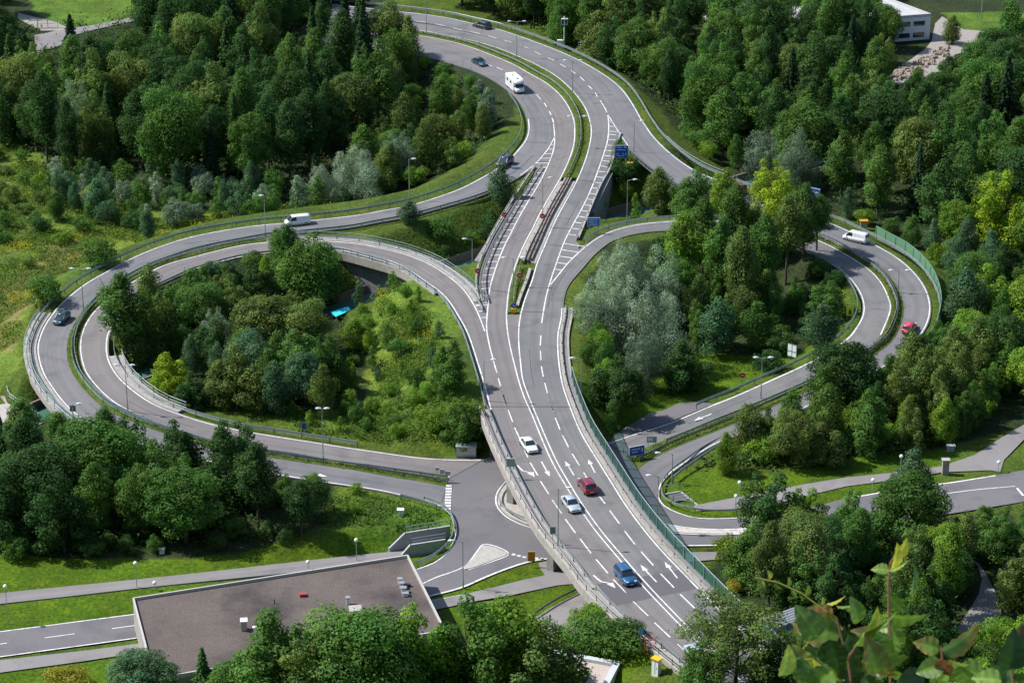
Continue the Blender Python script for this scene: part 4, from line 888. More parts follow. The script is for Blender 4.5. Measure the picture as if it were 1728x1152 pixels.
for b_, t_, a_, l_, k_ in [
    ((719.5,55),-1,(1.2,-1.2),'double-armed lamp in the central reservation, farthest up the main road','main'),
    ((872,97),37,(1.2,-1.2),'double-armed lamp rising from a bush in the upper central reservation','main'),
    ((966,157),103,(1.2,-1.2),'double-armed lamp in the central reservation above the right-hand gore','main'),
    ((974,248),197,(1.0,-1.2),'double-armed lamp in the widest grassy part of the central reservation','main'),
    ((1069.6,256),205,(1.0,),'single-armed lamp beside the large blue sign at the right gore','main'),
    ((915.6,366),301,(.9,),'single-armed lamp at the central barrier of the canal bridge','main'),
    ((1058,376),304,(.9,),'single-armed lamp on the bank behind the small blue sign',None),
    ((866,482),436,(1.2,-1.2),'double-armed lamp at the short planted strip of the central reservation','main'),
    ((797,456),404,(-1.0,),'single-armed lamp beside the canal and the left gore',None),
    ((817,676),608,(1.0,),'single-armed lamp on the left edge of the flyover at its upper end',6.0),
    ((980,694),605,(-1.0,),'single-armed lamp behind the green noise barrier at its upper end',None),
    ((941.5,921.5),824,(1.0,),'tall single-armed lamp on the left edge of the flyover beside the small green box',6.0),
    ((1109,897),803,(-1.0,),'single-armed lamp standing beyond the green noise barrier near the ramp corner',None),
    ((1133.7,815),765,(-1.8,),'single-armed lamp on the grass at the right-hand corner by the underpass',None),
    ((1283.6,672),604,(.9,-.6),'double-headed lamp on the strip between the right-hand ramps','R1'),
    ((1515,493),457,(1.0,-1.0),'double-armed lamp on the planted strip of the right-hand bend','R2'),
    ((545.6,780),690,(-.1,.3),'lamp on the strip between the two left ramps by the junction','L2'),
    ((215.8,694),617,(.7,-1.0),'double-armed lamp with yellow foot on the strip of the left bend','L2'),
    ((141,522),454,(.9,-1.1),'double-armed lamp on the strip beside the single dark blue car','L1'),
    ((124,712),682,(.6,),'lamp with grey box on the outer edge of the left bend bridge','L1'),
    ((691,338),269,(.5,),'single lamp between the silver willows and the left ramp','L1'),
    ((448,399),331,(-.1,),'single lamp with yellow foot between the two upper left ramps','L1'),
    ((781.5,993),913,(-1.2,),'street lamp with a curved arm on the verge below the splitter island',None)]:
    lamp(b_, t_, a_, l_, k_)
for b_, t_, l_ in [((14,1052),986,'tall globe lamp at the far left end of the lower path'),((231,992),947,'globe lamp beside the path under the big dark trees'),((262,1003),980,'short globe lamp on the verge near the big roof corner'),
    ((520,962),945,'globe lamp just above the long edge of the big flat roof'),((602,948),908,'globe lamp on the bank left of the underpass'),
    ((1246.6,856),811,'globe lamp on the grass beside the right-hand footpath'),((1241,862),834,'short globe lamp between right-hand footpath and kerb'),((1519,800),767,'globe lamp against the dark wood on the right'),
    ((1472,830),807,'short globe lamp on the verge of the right-hand road'),((1684,797),777,'globe lamp where the right-hand footpath meets the road')]:
    globe(b_, t_, l_)
def mast():
    p = G(952, 84); h = topz(p, 28)-p.z; root = empty('camera_mast', p); tag(root, 'pale steel mast with camera frame and white cabinet above the upper main road', 'mast')
    mb = MB(); mb.tube([(0, 0, 0), (0, 0, h)], .22, .14, 8); mb.build('pole', MATS['lamp_white'], root)
    mb = MB(); mb.box(0, 0, h-.6, 1.5, .7, .12); mb.box(0, 0, h-1.9, 1.5, .7, .12)
    for x in (-.7, .7): mb.box(x, 0, h-1.2, .1, .7, 1.3)
    mb.build('frame', MATS['lamp_white'], root); mb = MB(); mb.box(-.9, -.3, 1.2, 1.4, .8, 2.4); mb.build('cabinet', MATS['white_plastic'], root)
mast()
def pole_top():
    p = G(1655, 38); h = 6; root = mb = MB(); mb.tube([(p.x, p.y, p.z), (p.x, p.y, p.z+9)], .12, .08); tag(mb.build('flag_pole', MATS['galvanised']), 'plain steel pole on the lawn right of the white hall', 'pole')
pole_top()

# ---------------------------------------------------------------- signs
mat('sign_blue', (.01,.085,.42), .4); mat('sign_blue_light', (.02,.16,.52), .4); mat('sign_letter', (.75,.8,.85), .5); mat('sign_yellow', (.72,.68,.02), .4); mat('sign_orange', (.45,.19,.03), .5); mat('sign_red', (.50,.02,.03), .45)
mat('orange_paint', (.85,.25,.02), .5); mat('yellow_orange', (.85,.42,.01), .5); mat('sign_navy', (.01,.03,.12), .4)
def sign(x0, y0, x1, y1, base_py, m, label, key=None, bars=(), yaw=0.0, name='road_sign', cat='road sign', back=None, shape='rect', basex=None, z=None, border=None, posts=2, group=None):
    bx = basex or (x0+x1)/2; p = P(bx, base_py, z) if z is not None else (P(bx, base_py, zf(key, bx, base_py)) if key else G(bx, base_py))
    root = empty(name, p, yaw); tag(root, label, cat, group)
    zt, zb = topz(p, y0)-p.z, topz(p, y1)-p.z; t = p.y/cp; w = (x1-x0)/FPX*math.hypot(p.y, CAMZ-p.z)*1.0/max(.4, math.cos(yaw)); h = zt-zb; cz = (zt+zb)/2
    if shape == 'rect':
        mb = MB(); mb.box(0, 0, cz, w, .08, h); mb.build('panel', m, root)
        if border: mb = MB(); mb.box(0, .03, cz, w+.16, .06, h+.16); mb.build('border', border, root)
    elif shape == 'round':
        mb = MB(); mb.tube([(0, -.04, cz), (0, .04, cz)], h/2, n=20); mb.build('panel', m, root)
    elif shape == 'tri':
        mb = MB(); mb.prism([(-w/2, -.03, zb), (w/2, -.03, zb), (w/2, .03, zb), (-w/2, .03, zb)], [(0, -.03, zt), (0.02, -.03, zt), (0.02, .03, zt), (0, .03, zt)]); mb.build('panel', m, root)
    for px in ((-w*.35, w*.35) if posts == 2 else (0,)):
        mb = MB(); mb.tube([(px, .09, -.1), (px, .09, zt if shape != 'tri' else cz)], .05 if w < 2 else .08); mb.build('post', MATS['galvanised'], root)
    if bars:
        mb = MB()
        for (u, v_, uw, vh) in bars: mb.box((u-.5)*w, -.055, zt-v_*h, uw*w, .03, vh*h)
        mb.build('lettering', MATS['sign_letter'], root)
    return root
big = ((.3,.14,.4,.05),(.78,.14,.22,.07),(.35,.34,.45,.05),(.72,.36,.2,.04),(.16,.74,.05,.22),(.22,.64,.14,.04),(.34,.84,.14,.08),(.62,.66,.18,.04),(.84,.7,.05,.18),(.62,.84,.2,.05))
sign(1037.5,246,1059,266,285,MATS['sign_blue'],'large square blue direction sign at the right-hand gore', None, big, border=MATS['sign_letter'])
sign(992,368,1011.5,381.5,396,MATS['sign_blue_light'],'wide blue direction sign with arrow beside the inner loop entrance', None, ((.28,.22,.4,.08),(.7,.22,.3,.06),(.3,.5,.4,.07),(.68,.5,.22,.05),(.45,.78,.66,.07),(.76,.78,.06,.16)), border=MATS['sign_letter'])
sign(976,72,988,85,93,MATS['sign_blue'],'small blue sign by the forest edge near the mast', None, ((.5,.3,.6,.08),(.5,.6,.5,.08)), border=MATS['sign_letter'])
sign(1364,318,1381,338,352,MATS['sign_blue'],'blue direction sign half hidden in the trees above the right-hand ramp', None, ((.6,.3,.5,.06),(.6,.55,.4,.06)), yaw=-.6, border=MATS['sign_letter'])
sign(1062,753,1087,767,775,MATS['sign_blue'],'blue direction sign above the rounded rail end at the right-hand junction', None, ((.3,.3,.34,.08),(.62,.3,.2,.07),(.35,.62,.4,.08),(.85,.5,.06,.4)), yaw=.42, z=.2, border=MATS['sign_letter'])
sign(1091,736,1108,746,754,MATS['sign_back'],'grey-blue back of a sign on the strip at the right-hand junction', None, ((.35,.5,.5,.5),), z=.4, posts=2)
s_ = sign(1427.5,515.6,1440,532.5,538,MATS['sign_yellow'],'yellow board with a black warning symbol inside the right loop', None, (), border=MATS['sign_navy'])
mb = MB(); h0 = topz(s_.location, 526)-s_.location.z
for u, v_, ww, hh in ((.05, 0, .32, .35), (.05, .35, .2, .25), (.02, -.3, .6, .18), (-.18, .1, .1, .5)): mb.box(u, -.06, h0+v_, ww, .03, hh)
mb.build('symbol', MATS['trim_black'], s_)
sign(1329,581,1343,602,611,MATS['sign_back'],'white double panel sign seen from behind on the right loop lawn', None, ((.25,.3,.4,.45),(.75,.3,.4,.45),(.25,.8,.4,.3),(.75,.8,.4,.3)), yaw=-.7, back=1)
sign(891.5,931,902,946,957,MATS['sign_orange'],'orange-brown board on a post beside the pavement under the flyover', None, (), border=MATS['yellow_orange'], posts=1)
sign(855,774,868.5,786.5,806,MATS['sign_back'],'grey sign board with pale edge on the left rail of the flyover', None, (), z=6.1, posts=1, border=MATS['lamp_white'])
sign(928,888.5,937.5,900,916,MATS['rail_green'],'small green-grey box sign on the left rail of the flyover', None, (), z=6.1, posts=1)
sign(864,281,878,292,306,MATS['sign_back'],'pale framed back of a gantry sign beside the left gore trees', None, ((.5,.1,.9,.08),(.5,.9,.9,.08),(.95,.5,.06,.9)), z=3.4, border=MATS['lamp_white'])
sign(119,684,129,694,706,MATS['rail_green'],'small green-grey box sign on the bridge edge of the left bend', 'L1', (), posts=1)
gn = 'round no-entry signs'
def noentry(x, y, r, base, label, key=None, z=None):
    s = sign(x-r, y-r, x+r, y+r, base, MATS['sign_red'], label, key, (), shape='round', posts=1, z=z, group=gn); h = topz(s.location, y)-s.location.z
    mb = MB(); mb.box(0, -.06, h, .5, .03, .13); mb.build('bar', MATS['sign_letter'], s)
noentry(915,364.5,4.2,375,'red no-entry sign at the foot of the lamp on the canal bridge centre', 'main')
noentry(851,362,4,374,'red sign on the outer left barrier at the far end of the canal bridge', 'main')
noentry(806,457,4.2,470,'red sign on the outer left barrier at the near end of the canal bridge', 'main')
noentry(877,464.6,4.2,478,'red no-entry sign on the short planted strip', 'main')
noentry(1252.5,633,4.4,646,'red no-entry sign on the lawn beside the right loop rail')
s_ = sign(862.5,511,871,520,528,MATS['sign_blue'],'round blue keep-right sign over a yellow block at the tip of the central strip','main',(),shape='round',posts=1)
h0 = topz(s_.location, 515.5)-s_.location.z; mb = MB(); mb.tube([(-.12, -.06, h0+.2), (.16, -.06, h0-.18)], .05, n=4); mb.build('arrow', MATS['sign_letter'], s_); mb = MB(); mb.box(0, -.1, .5, .75, .4, .75); mb.build('marker', MATS['yellow_orange'], s_)
p = G(1064, 285); root = empty('small_shelter', p); tag(root, 'small yellow-roofed box under the large blue sign', 'equipment box'); h0 = topz(p, 275)-p.z
mb = MB(); mb.box(0, 0, h0/2-.1, .9, .8, max(.4, h0)); mb.build('body', MATS['white_plastic'], root); mb = MB(); mb.box(0, 0, h0+.05, 1.9, 1.2, .2); mb.build('roof', MATS['yellow_orange'], root)
for k_, (x0, y0, x1, y1, lab) in enumerate(((735,788,741,793,'first small chevron board on the rail end by the zebra blocks'),(743,791,750,799,'middle small board on the rail end by the zebra blocks'),(751,794,760,801,'right-hand dark board on the rail end by the zebra blocks'))):
    sign(x0, y0, x1, y1, 812, MATS['sign_back'], lab, None, ((.5,.08,1,.12),), z=.2, posts=1, group='small boards on the rail end')
sign(1302,812,1316,826,828,MATS['lamp_white'],'white triangular frame beside the right-hand footpath',None,(),shape='tri',posts=1, name='triangular_frame', cat='frame')
sign(510,713,517,724,735,MATS['sign_blue'],'small blue plate on the bank above the left ramp',None,(),posts=1)
def cabinet(x, ytop, ybase, w, d, body, roof, label, name='cabinet', cat='cabinet', key=None, rz=0.0, z=None):
    p = P(x, ybase, z) if z is not None else G(x, ybase); h = max(.5, topz(p, ytop)-p.z); root = empty(name, p, rz); tag(root, label, cat)
    mb = MB(); mb.box(0, 0, h/2-.1, w, d, h+.2); mb.build('body', body, root); mb = MB(); mb.box(0, 0, h+.08, w+.25, d+.25, .16); mb.build('roof', roof, root)
    mb = MB(); mb.box(0, -d/2-.015, h*.5, .04, .03, h*.8); mb.box(w*.25, -d/2-.02, h*.5, .06, .04, .18); mb.build('door_trim', MATS['sign_back'], root)
cabinet(1107.5,1111,1137,1.0,.7,MATS['lamp_white'],MATS['yellow_orange'],'grey-white electrical cabinet with orange-yellow lid beside the flyover foot', rz=-.7)
cabinet(1457,373,388,1.3,.8,MATS['galvanised'],MATS['orange_paint'],'grey cabinet with bright orange lid beside the right-hand ramp')
cabinet(676,860,869,.8,.6,MATS['white_plastic'],MATS['white_plastic'],'small white box standing in the rough grass near the underpass')
cabinet(273.5,926,933,.7,.5,MATS['white_plastic'],MATS['grey_paint'],'tiny white box in the shade under the big dark trees')
cabinet(787,751,769,3.0,1.6,MATS['galvanised'],MATS['sign_back'],'grey metal container under the tree beside the flyover', name='waste_container', cat='container')
cabinet(1594.6,776,800,1.0,.8,MATS['concrete'],MATS['concrete_pale'],'grey stone pillar on the right-hand footpath', name='stone_pillar', cat='pillar')
cabinet(1604,752,761,1.1,.4,MATS['grey_paint'],MATS['lamp_white'],'grey box at the edge of the dark wood on the right')
# red frame with the dark figure-height equipment at the flyover foot
p = G(1097, 1100); root = empty('equipment_frame', p); tag(root, 'red tubular frame with dark box and small solar panel beside the flyover', 'frame'); mat('red_tube', (.60,.10,.04), .5)
mb = MB(); 
for x, y in ((-.7,-.3),(.7,-.3),(-.7,.4),(.7,.4)): mb.tube([(x, y, -.2), (x, y, 2.1)], .05, n=5)
for z in (.6, 1.2, 2.05): mb.tube([(-.7,-.3,z),(.7,-.3,z),(.7,.4,z),(-.7,.4,z),(-.7,-.3,z)], .045, n=5)
mb.build('frame', MATS['red_tube'], root); mb = MB(); mb.box(-.75,.3,1.3,.45,.4,1.0); mb.build('box', MATS['trim_black'], root)
mb = MB(); mb.tube([(-1.2,.5,0),(-1.2,.5,2.7)], .05); mb.build('post', MATS['galvanised'], root); mb = MB(); mb.prism([(-1.5,.2,2.4),(-.9,.2,2.4),(-.9,.25,2.4),(-1.5,.25,2.4)],[(-1.5,.6,3.2),(-.9,.6,3.2),(-.9,.65,3.2),(-1.5,.65,3.2)]); mb.build('solar_panel', mat('solar', (.03,.12,.16), .2), root)
# ---------------------------------------------------------------- buildings
def hull(name, corners, zt, zb, wallm, roofm, parm, label, cat='building', par_h=.35, par_t=.4):
    w = [P(x, y, zt) for x, y in corners]
    if sum((w[i].x*w[(i+1) % 4].y-w[(i+1) % 4].x*w[i].y) for i in range(4)) < 0: w = w[::-1]
    c = sum(w, Vector())/4; root = empty(name, (c.x, c.y, zb)); tag(root, label, cat)
    L = [(p.x-c.x, p.y-c.y) for p in w]; H = zt-zb
    mb = MB(); mb.prism([(x, y, 0) for x, y in L], [(x, y, H-.3) for x, y in L]); wl_ = mb.build('wall', wallm, root)
    mb = MB(); mb.poly([(x, y, H-.28) for x, y in L]); rf = mb.build('roof', roofm, root)
    mb = MB()
    for i in range(4):
        a = Vector((*L[i], 0)); b = Vector((*L[(i+1) % 4], 0)); t = (b-a).normalized(); n = Vector((-t.y, t.x, 0))*par_t; o = -n*.12
        q = [a+o-t*.05, b+o+t*.05, b+n-t*par_t, a+n+t*par_t]; mb.prism([(v.x, v.y, H-.5) for v in q], [(v.x, v.y, H+par_h*.3) for v in q])
    mb.build('parapet', parm, root)
    return root, rf, w, c, H
m, nt, mx_, g_ = mix_noise_mat('roof_gravel', (.105,.085,.076), (.125,.101,.090), (.050,.041,.040), .10, .09, rough=.95, fine=4.0, fine_amp=.22, bump=.4, bscale=6)
mat('parapet_metal', (.46,.44,.42), .4, var=.1); mat('render_white', (.70,.74,.80), .7, var=.06)
root, rf, w_, c_, H_ = hull('flat_roof_building', [(224,1009),(688.5,936.5),(752,1064),(259,1145)], 4.6, 0, MATS['concrete'], m, MATS['parapet_metal'], 'large low building with a brown gravel flat roof at the lower left', par_h=.4, par_t=.2)
def on_roof(px, py, z=4.4): p = P(px, py, z); return p.x-c_.x, p.y-c_.y
def rpart(name, px, py, sx, sy, h, m, cap=None):
    x, y = on_roof(px, py); mb = MB(); mb.box(x, y, 4.3+h/2, sx, sy, h, .12); o = mb.build(name, m, rf)
    if cap: mb = MB(); mb.box(x, y, 4.3+h+.06, sx+.2, sy+.2, .12, .12); mb.build('cap', cap, rf)
rpart('roof_vent', 412, 1061, .75, .9, 1.4, MATS['galvanised'], MATS['white_plastic'])
for x, y, h in ((438,1060,1.3),(430,1065,.7),(441,1068,.8)): rpart('roof_vent', x, y, .35, .35, h, MATS['white_plastic'], MATS['white_plastic'])
rpart('roof_box', 511, 1004, .8, .8, .45, mat('dull_red', (.30,.05,.05), .6), None)
for x, y, sx, h in ((587,1018,.4,1.0),(675,984,.5,.8),(678,991,.5,.8),(681,998,.6,.7),(684,1004,.7,.4)): rpart('roof_vent', x, y, sx, .5, h, MATS['white_plastic'], MATS['galvanised'])
rpart('roof_box', 600, 1038, 1.5, 1.5, 1.1, MATS['concrete_pale'], MATS['concrete_pale']); rpart('roof_box', 690, 988, .5, .4, .4, MATS['trim_black'])
rpart('roof_pipe', 463, 1017, .12, .12, .7, MATS['trim_black'])
mat('gravel_pink', (.42,.36,.33), .95, var=.12, scale=2.0); mat('parapet_grey', (.5,.53,.56), .5, var=.08)
hull('annex_building', [(930,1097),(1046,1118),(1015,1178),(880,1150)], 4.2, 0, MATS['render_white'], MATS['gravel_pink'], MATS['parapet_grey'], 'small flat-roofed building with wide grey parapet at the bottom beside the flyover', par_h=.6, par_t=.75)
mat('roof_pale', (.42,.43,.44), .8, var=.1, scale=.5)
root, rf2, w_, c_2, H2 = hull('white_hall', [(1250,48),(1571,24.5),(1440,-24),(1150,-22)], 6.0, 0, MATS['render_white'], MATS['roof_pale'], MATS['parapet_metal'], 'long white hall with a pale flat roof at the upper right behind the trees', par_h=.6, par_t=.5)
a = w_[0] if abs(w_[0].x-P(1571,24.5,6).x) < 1 else None
A_ = P(1250,48,6); B_ = P(1571,24.5,6); t_ = (B_-A_).normalized()
for k in range(12):
    for zz in (1.3, 4.0):
        q = B_-t_*(2.2+k*3.6+.6); mb = MB(); ang = math.atan2(t_.y, t_.x); n_ = Vector((t_.y, -t_.x, 0))*.03
        mb.box(q.x+n_.x-c_2.x, q.y+n_.y-c_2.y, zz, 2.8, .1, 1.1, ang); mb.build('window', MATS['car_glass'], root)
# upper-left fence gate
p0 = G(64, 50)
def fence_panel(px0, px1, py, label, name='metal_gate', cat='gate'):
    a = G(px0, py); b = G(px1, py-1); root = empty(name, a); tag(root, label, cat, None)
    L = (b-a).length; ang = math.atan2(b.y-a.y, b.x-a.x); root.rotation_euler = (0, 0, ang)
    mb = MB()
    for z in (.2, 1.2, 2.0): mb.box(L/2, 0, z, L, .06, .07)
    for k in range(int(L/.45)): mb.box(.2+k*.45, 0, 1.1, .04, .04, 1.8)
    mb.build('bars', MATS['galvanised'], root)
    for x in (0, L/2, L): mb = MB(); mb.box(x, 0, 1.15, .14, .14, 2.3); mb.build('post', MATS['galvanised'], root)
fence_panel(64, 98, 49, 'grey steel gate across the track at the upper left')
# turquoise canopy by the canal
p = P(576, 525, .8); root = empty('canopy', (p.x, p.y, -1.0)); tag(root, 'bright turquoise flat canopy over timber posts beside the canal', 'canopy'); mat('turquoise', (.03,.62,.74), .5, var=.1); mat('timber', (.40,.22,.10), .8, var=.2)
mb = MB(); aa = P(558,527,1); bb = P(588,518,1); cc = P(592,524,1); dd = P(567,535,1); q = [Vector((v.x-p.x, v.y-p.y, 2.0)) for v in (aa, dd, cc, bb)]
mb.prism(q, [v+Vector((0, 0, .12)) for v in q]); mb.build('roof', MATS['turquoise'], root)
for v in q: mb = MB(); mb.tube([(v.x*.9, v.y*.9, 0), (v.x*.9, v.y*.9, 2.0)], .08); mb.build('post', MATS['timber'], root)
mb = MB(); mb.box(1.0, -1.6, 1.1, 2.6, .7, .12, .2); mb.box(1.0, -1.6, .7, 2.6, .1, .6, .2); mb.build('counter', MATS['timber'], root)
# blue shed with ribbed pale roof at the lower right
p = G(1328, 1072); root = empty('lorry_shelter', p, .62); tag(root, 'blue-sided shelter with ribbed pale roof among the trees at the lower right', 'shelter')
mb = MB(); mb.box(0, 0, 1.3, 5.6, 2.4, 2.6); mb.build('wall', MATS['sign_blue_light'], root); mb = MB()
for k in range(6): mb.box(0, -1.3+k*.52, 2.75, 6.2, .32, .12)
mb.build('roof_ribs', MATS['galvanised'], root); mb = MB(); mb.box(0, 0, 2.66, 6.0, 2.8, .06); mb.build('roof', MATS['grey_paint'], root)
# rubble yard
r_ = random.Random(5); mb = MB()
for k in range(230):
    u = r_.random(); x = 1506+u*92+r_.uniform(-6, 6); y = 134-u*45+r_.uniform(-11, 9); q = G(x, y); s = r_.uniform(.25, .9); mb.box(q.x, q.y, q.z+s*.2+r_.random()*.4, s*r_.uniform(.6, 1.6), s, s*.7, r_.uniform(0, 3), .6)
tag(mb.build('rubble', mat('rubble_stone', (.27,.22,.18), .9, var=.45, scale=1.2, bump=.3)), 'heap of pale broken rubble and timber in the yard below the white hall', 'rubble heap', kind='stuff')
# ---------------------------------------------------------------- foliage
m, nt, b = new_mat('foliage'); b.inputs['Roughness'].default_value = .7; b.inputs['Specular IOR Level'].default_value = .12
oi = nt.nodes.new('ShaderNodeObjectInfo'); at = nt.nodes.new('ShaderNodeAttribute'); at.attribute_name = 'tint'
mu = N(nt,'ShaderNodeVectorMath',_operation='MULTIPLY'); nt.links.new(oi.outputs['Color'], mu.inputs[0]); nt.links.new(at.outputs['Color'], mu.inputs[1]); nt.links.new(mu.outputs[0], b.inputs['Base Color'])
tl = nt.nodes.new('ShaderNodeBsdfTranslucent'); m2 = N(nt,'ShaderNodeVectorMath',_operation='MULTIPLY'); m2.inputs[1].default_value = (1.2,1.35,.7); nt.links.new(mu.outputs[0], m2.inputs[0]); nt.links.new(m2.outputs[0], tl.inputs[0])
ms = nt.nodes.new('ShaderNodeMixShader'); ms.inputs[0].default_value = .34; nt.links.new(b.outputs[0], ms.inputs[1]); nt.links.new(tl.outputs[0], ms.inputs[2]); nt.links.new(ms.outputs[0], nt.nodes['Material Output'].inputs[0])
FOL = m
mat('bark', (.075,.06,.045), .9, var=.3, scale=4); mat('bark_pale', (.20,.18,.15), .9, var=.3, scale=4)
def leaf_quads(pos, nrm, size, rg, aspect=.62):
    n = len(pos); r = rg.normal(size=(n, 3)); u = np.cross(nrm, r); u /= np.linalg.norm(u, axis=1, keepdims=True)+1e-9; w = np.cross(nrm, u)
    s = size*rg.uniform(.65, 1.3, n); s = s[:, None]
    a = pos+u*s*.5; c = pos-u*s*.5; bb = pos+w*s*.5*aspect; d = pos-w*s*.5*aspect
    bb = bb+nrm*s*.08; d = d+nrm*s*.08
    v = np.stack([a, bb, c, d], 1).reshape(-1, 3); f = np.arange(4*n).reshape(n, 4); return v, f
def crown(lobes, dens, size, seed, hv=(-.12, .10), aspect=.62, under=-.45, fuzz=.16, tint_var=.28, spray=0.06):
    rg = np.random.default_rng(seed); P_, N_, T_ = [], [], []
    for (c, r) in lobes:
        c = np.array(c); r = np.array(r, float); n = int(dens*(r[0]*r[1]+r[0]*r[2]+r[1]*r[2])*4.2)
        d = rg.normal(size=(n, 3)); d /= np.linalg.norm(d, axis=1, keepdims=True); keep = d[:, 2] > under-rg.uniform(0, .3, n); d = d[keep]; n = len(d)
        rad = 1-np.abs(rg.normal(0, fuzz, n))+rg.uniform(0, spray*2, n)+(rg.random(n) < .10)*rg.uniform(.1, .42, n)
        # little bumps on each lobe so that the surface is not smooth
        ph = rg.uniform(0, 6, 3); bump = 1+.12*np.sin(d[:, 0]*7+ph[0])*np.sin(d[:, 1]*7+ph[1])*np.sin(d[:, 2]*6+ph[2])
        p = c+d*r*(rad*bump)[:, None]; nn = d*1.0+rg.normal(0, .42, (n, 3)); nn[:, 2] += .3; nn /= np.linalg.norm(nn, axis=1, keepdims=True)
        lt = rg.uniform(1-tint_var, 1+tint_var); hue = rg.uniform(*hv)
        t = lt*rg.uniform(.80, 1.22, n); col = np.stack([t*(1+hue+rg.uniform(-.06, .06, n)), t, t*(1-hue*.5)], 1)
        P_.append(p); N_.append(nn); T_.append(col)
    p = np.concatenate(P_); nn = np.concatenate(N_); t = np.concatenate(T_)
    v, f = leaf_quads(p, nn, size, rg, aspect); return np_mesh('crown', v, f, FOL, np.repeat(t, 4, axis=0))
def trunk_mesh(H, base_r, fork, limbs, seed, m=None, lean=.03):
    rr = random.Random(seed); mb = MB(); top = Vector((rr.uniform(-lean, lean)*H, rr.uniform(-lean, lean)*H, H*fork))
    mb.tube([(0, 0, -.4), tuple(top*.33+Vector((.05, .03, 0))), tuple(top*.66), tuple(top)], base_r, base_r*.55, 8)
    for k in range(limbs):
        a = 2*math.pi*k/limbs+rr.uniform(-.4, .4); st = top*rr.uniform(.62, 1.0); L = min(H*rr.uniform(.22, .4), (H*.9-st.z)/.75)
        e = st+Vector((math.cos(a)*L*.42, math.sin(a)*L*.42, L*.75)); mid = st.lerp(e, .5)+Vector((math.cos(a), math.sin(a), -.5))*L*.08
        mb.tube([tuple(st), tuple(mid), tuple(e)], base_r*.42, base_r*.12, 5)
    mb.tube([tuple(top), tuple(top+Vector((.1, -.1, H*max(.02, min(.3, .9-fork)))))], base_r*.5, base_r*.12, 6)
    o = mb.build('trunk', m or MATS['bark']); me = o.data; bpy.data.objects.remove(o); return me
def lobes_round(H, W, cb, n, seed, big=.24, top_bias=0.0):
    rr = random.Random(seed); out = []; hz = H*(1-cb)/2; cz = H*cb+hz
    out.append(((0, 0, cz), (W*.27, W*.27, hz*.62)))
    for k in range(n):
        th = math.acos(1-2*((k+.5)/n)*.93); ph = k*2.399+rr.uniform(-.35, .35); s = rr.uniform(.62, .84)
        x = math.sin(th)*math.cos(ph)*W/2*s; y = math.sin(th)*math.sin(ph)*W/2*s; z = cz+math.cos(th)*hz*s*rr.uniform(.85, 1.08)
        r = W*big*rr.uniform(.6, 1.15); out.append(((x, y, z), (r, r, r*rr.uniform(.65, .95))))
    return out
def lobes_clump(H, W, cb, stems, n, seed):
    "several upright stems of unequal height grown together: a ragged crown"
    rr = random.Random(seed); out = []
    for q in range(stems):
        a = 2.399*q+rr.uniform(-.5, .5); R = W*.5*(0 if q == 0 else rr.uniform(.38, .62)); h = H*(1 if q == 0 else rr.uniform(.62, .95)); w = W*rr.uniform(.40, .58)
        ox, oy = math.cos(a)*R, math.sin(a)*R
        for (c, r) in lobes_column(h, w, cb*rr.uniform(.5, 1.3), n, seed*7+q): out.append(((c[0]*1.15+ox, c[1]*1.15+oy, c[2]), (r[0]*1.15, r[1]*1.15, r[2]*1.1)))
    return out
def lobes_column(H, W, cb, n, seed):
    rr = random.Random(seed); out = []
    for k in range(n):
        u = (k+.5)/n; z = H*(cb+(1-cb)*u*.94); prof = math.sin(math.pi*min(1, .18+.85*u))**.75; a = k*2.399+rr.uniform(-.5, .5); R = W/2*prof*rr.uniform(.2, .8)
        r = W*rr.uniform(.15, .26)*(.6+.5*prof); out.append(((math.cos(a)*R, math.sin(a)*R, z), (r, r, r*rr.uniform(.8, 1.35))))
    return out
def conifer_mesh(H, W, seed, size=.42):
    rg = np.random.default_rng(seed); P_, N_, T_ = [], [], []
    nw = int(H*2.3)
    for k in range(nw):
        u = k/nw; z = H*(.07+.93*u); R = W/2*(1-u)**.82*rg.uniform(.82, 1.1)+.12; nb = int(7+5*(1-u))
        for j in range(nb):
            a = 2*math.pi*j/nb+k*1.3+rg.uniform(-.2, .2); RR = R*rg.uniform(.7, 1.12); n = int(7+RR*24); s = rg.uniform(.12, 1, n)**.7
            side = rg.normal(0, .14, n)*RR*(1.05-s*.8)+rg.normal(0, .05, n); x = math.cos(a)*s*RR-math.sin(a)*side; y = math.sin(a)*s*RR+math.cos(a)*side
            zz = z-s*RR*.38+s**2*RR*.12+rg.normal(0, .07, n); P_.append(np.stack([x, y, zz], 1))
            nn = np.stack([rg.normal(0, .4, n)+math.cos(a)*.4, rg.normal(0, .4, n)+math.sin(a)*.4, np.full(n, .9)], 1); N_.append(nn/np.linalg.norm(nn, axis=1, keepdims=True))
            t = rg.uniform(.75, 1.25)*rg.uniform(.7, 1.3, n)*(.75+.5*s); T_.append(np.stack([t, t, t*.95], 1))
    p = np.concatenate(P_); v, f = leaf_quads(p, np.concatenate(N_), size, rg, .5); return np_mesh('crown', v, f, FOL, np.repeat(np.concatenate(T_), 4, axis=0))
PROTO = {}
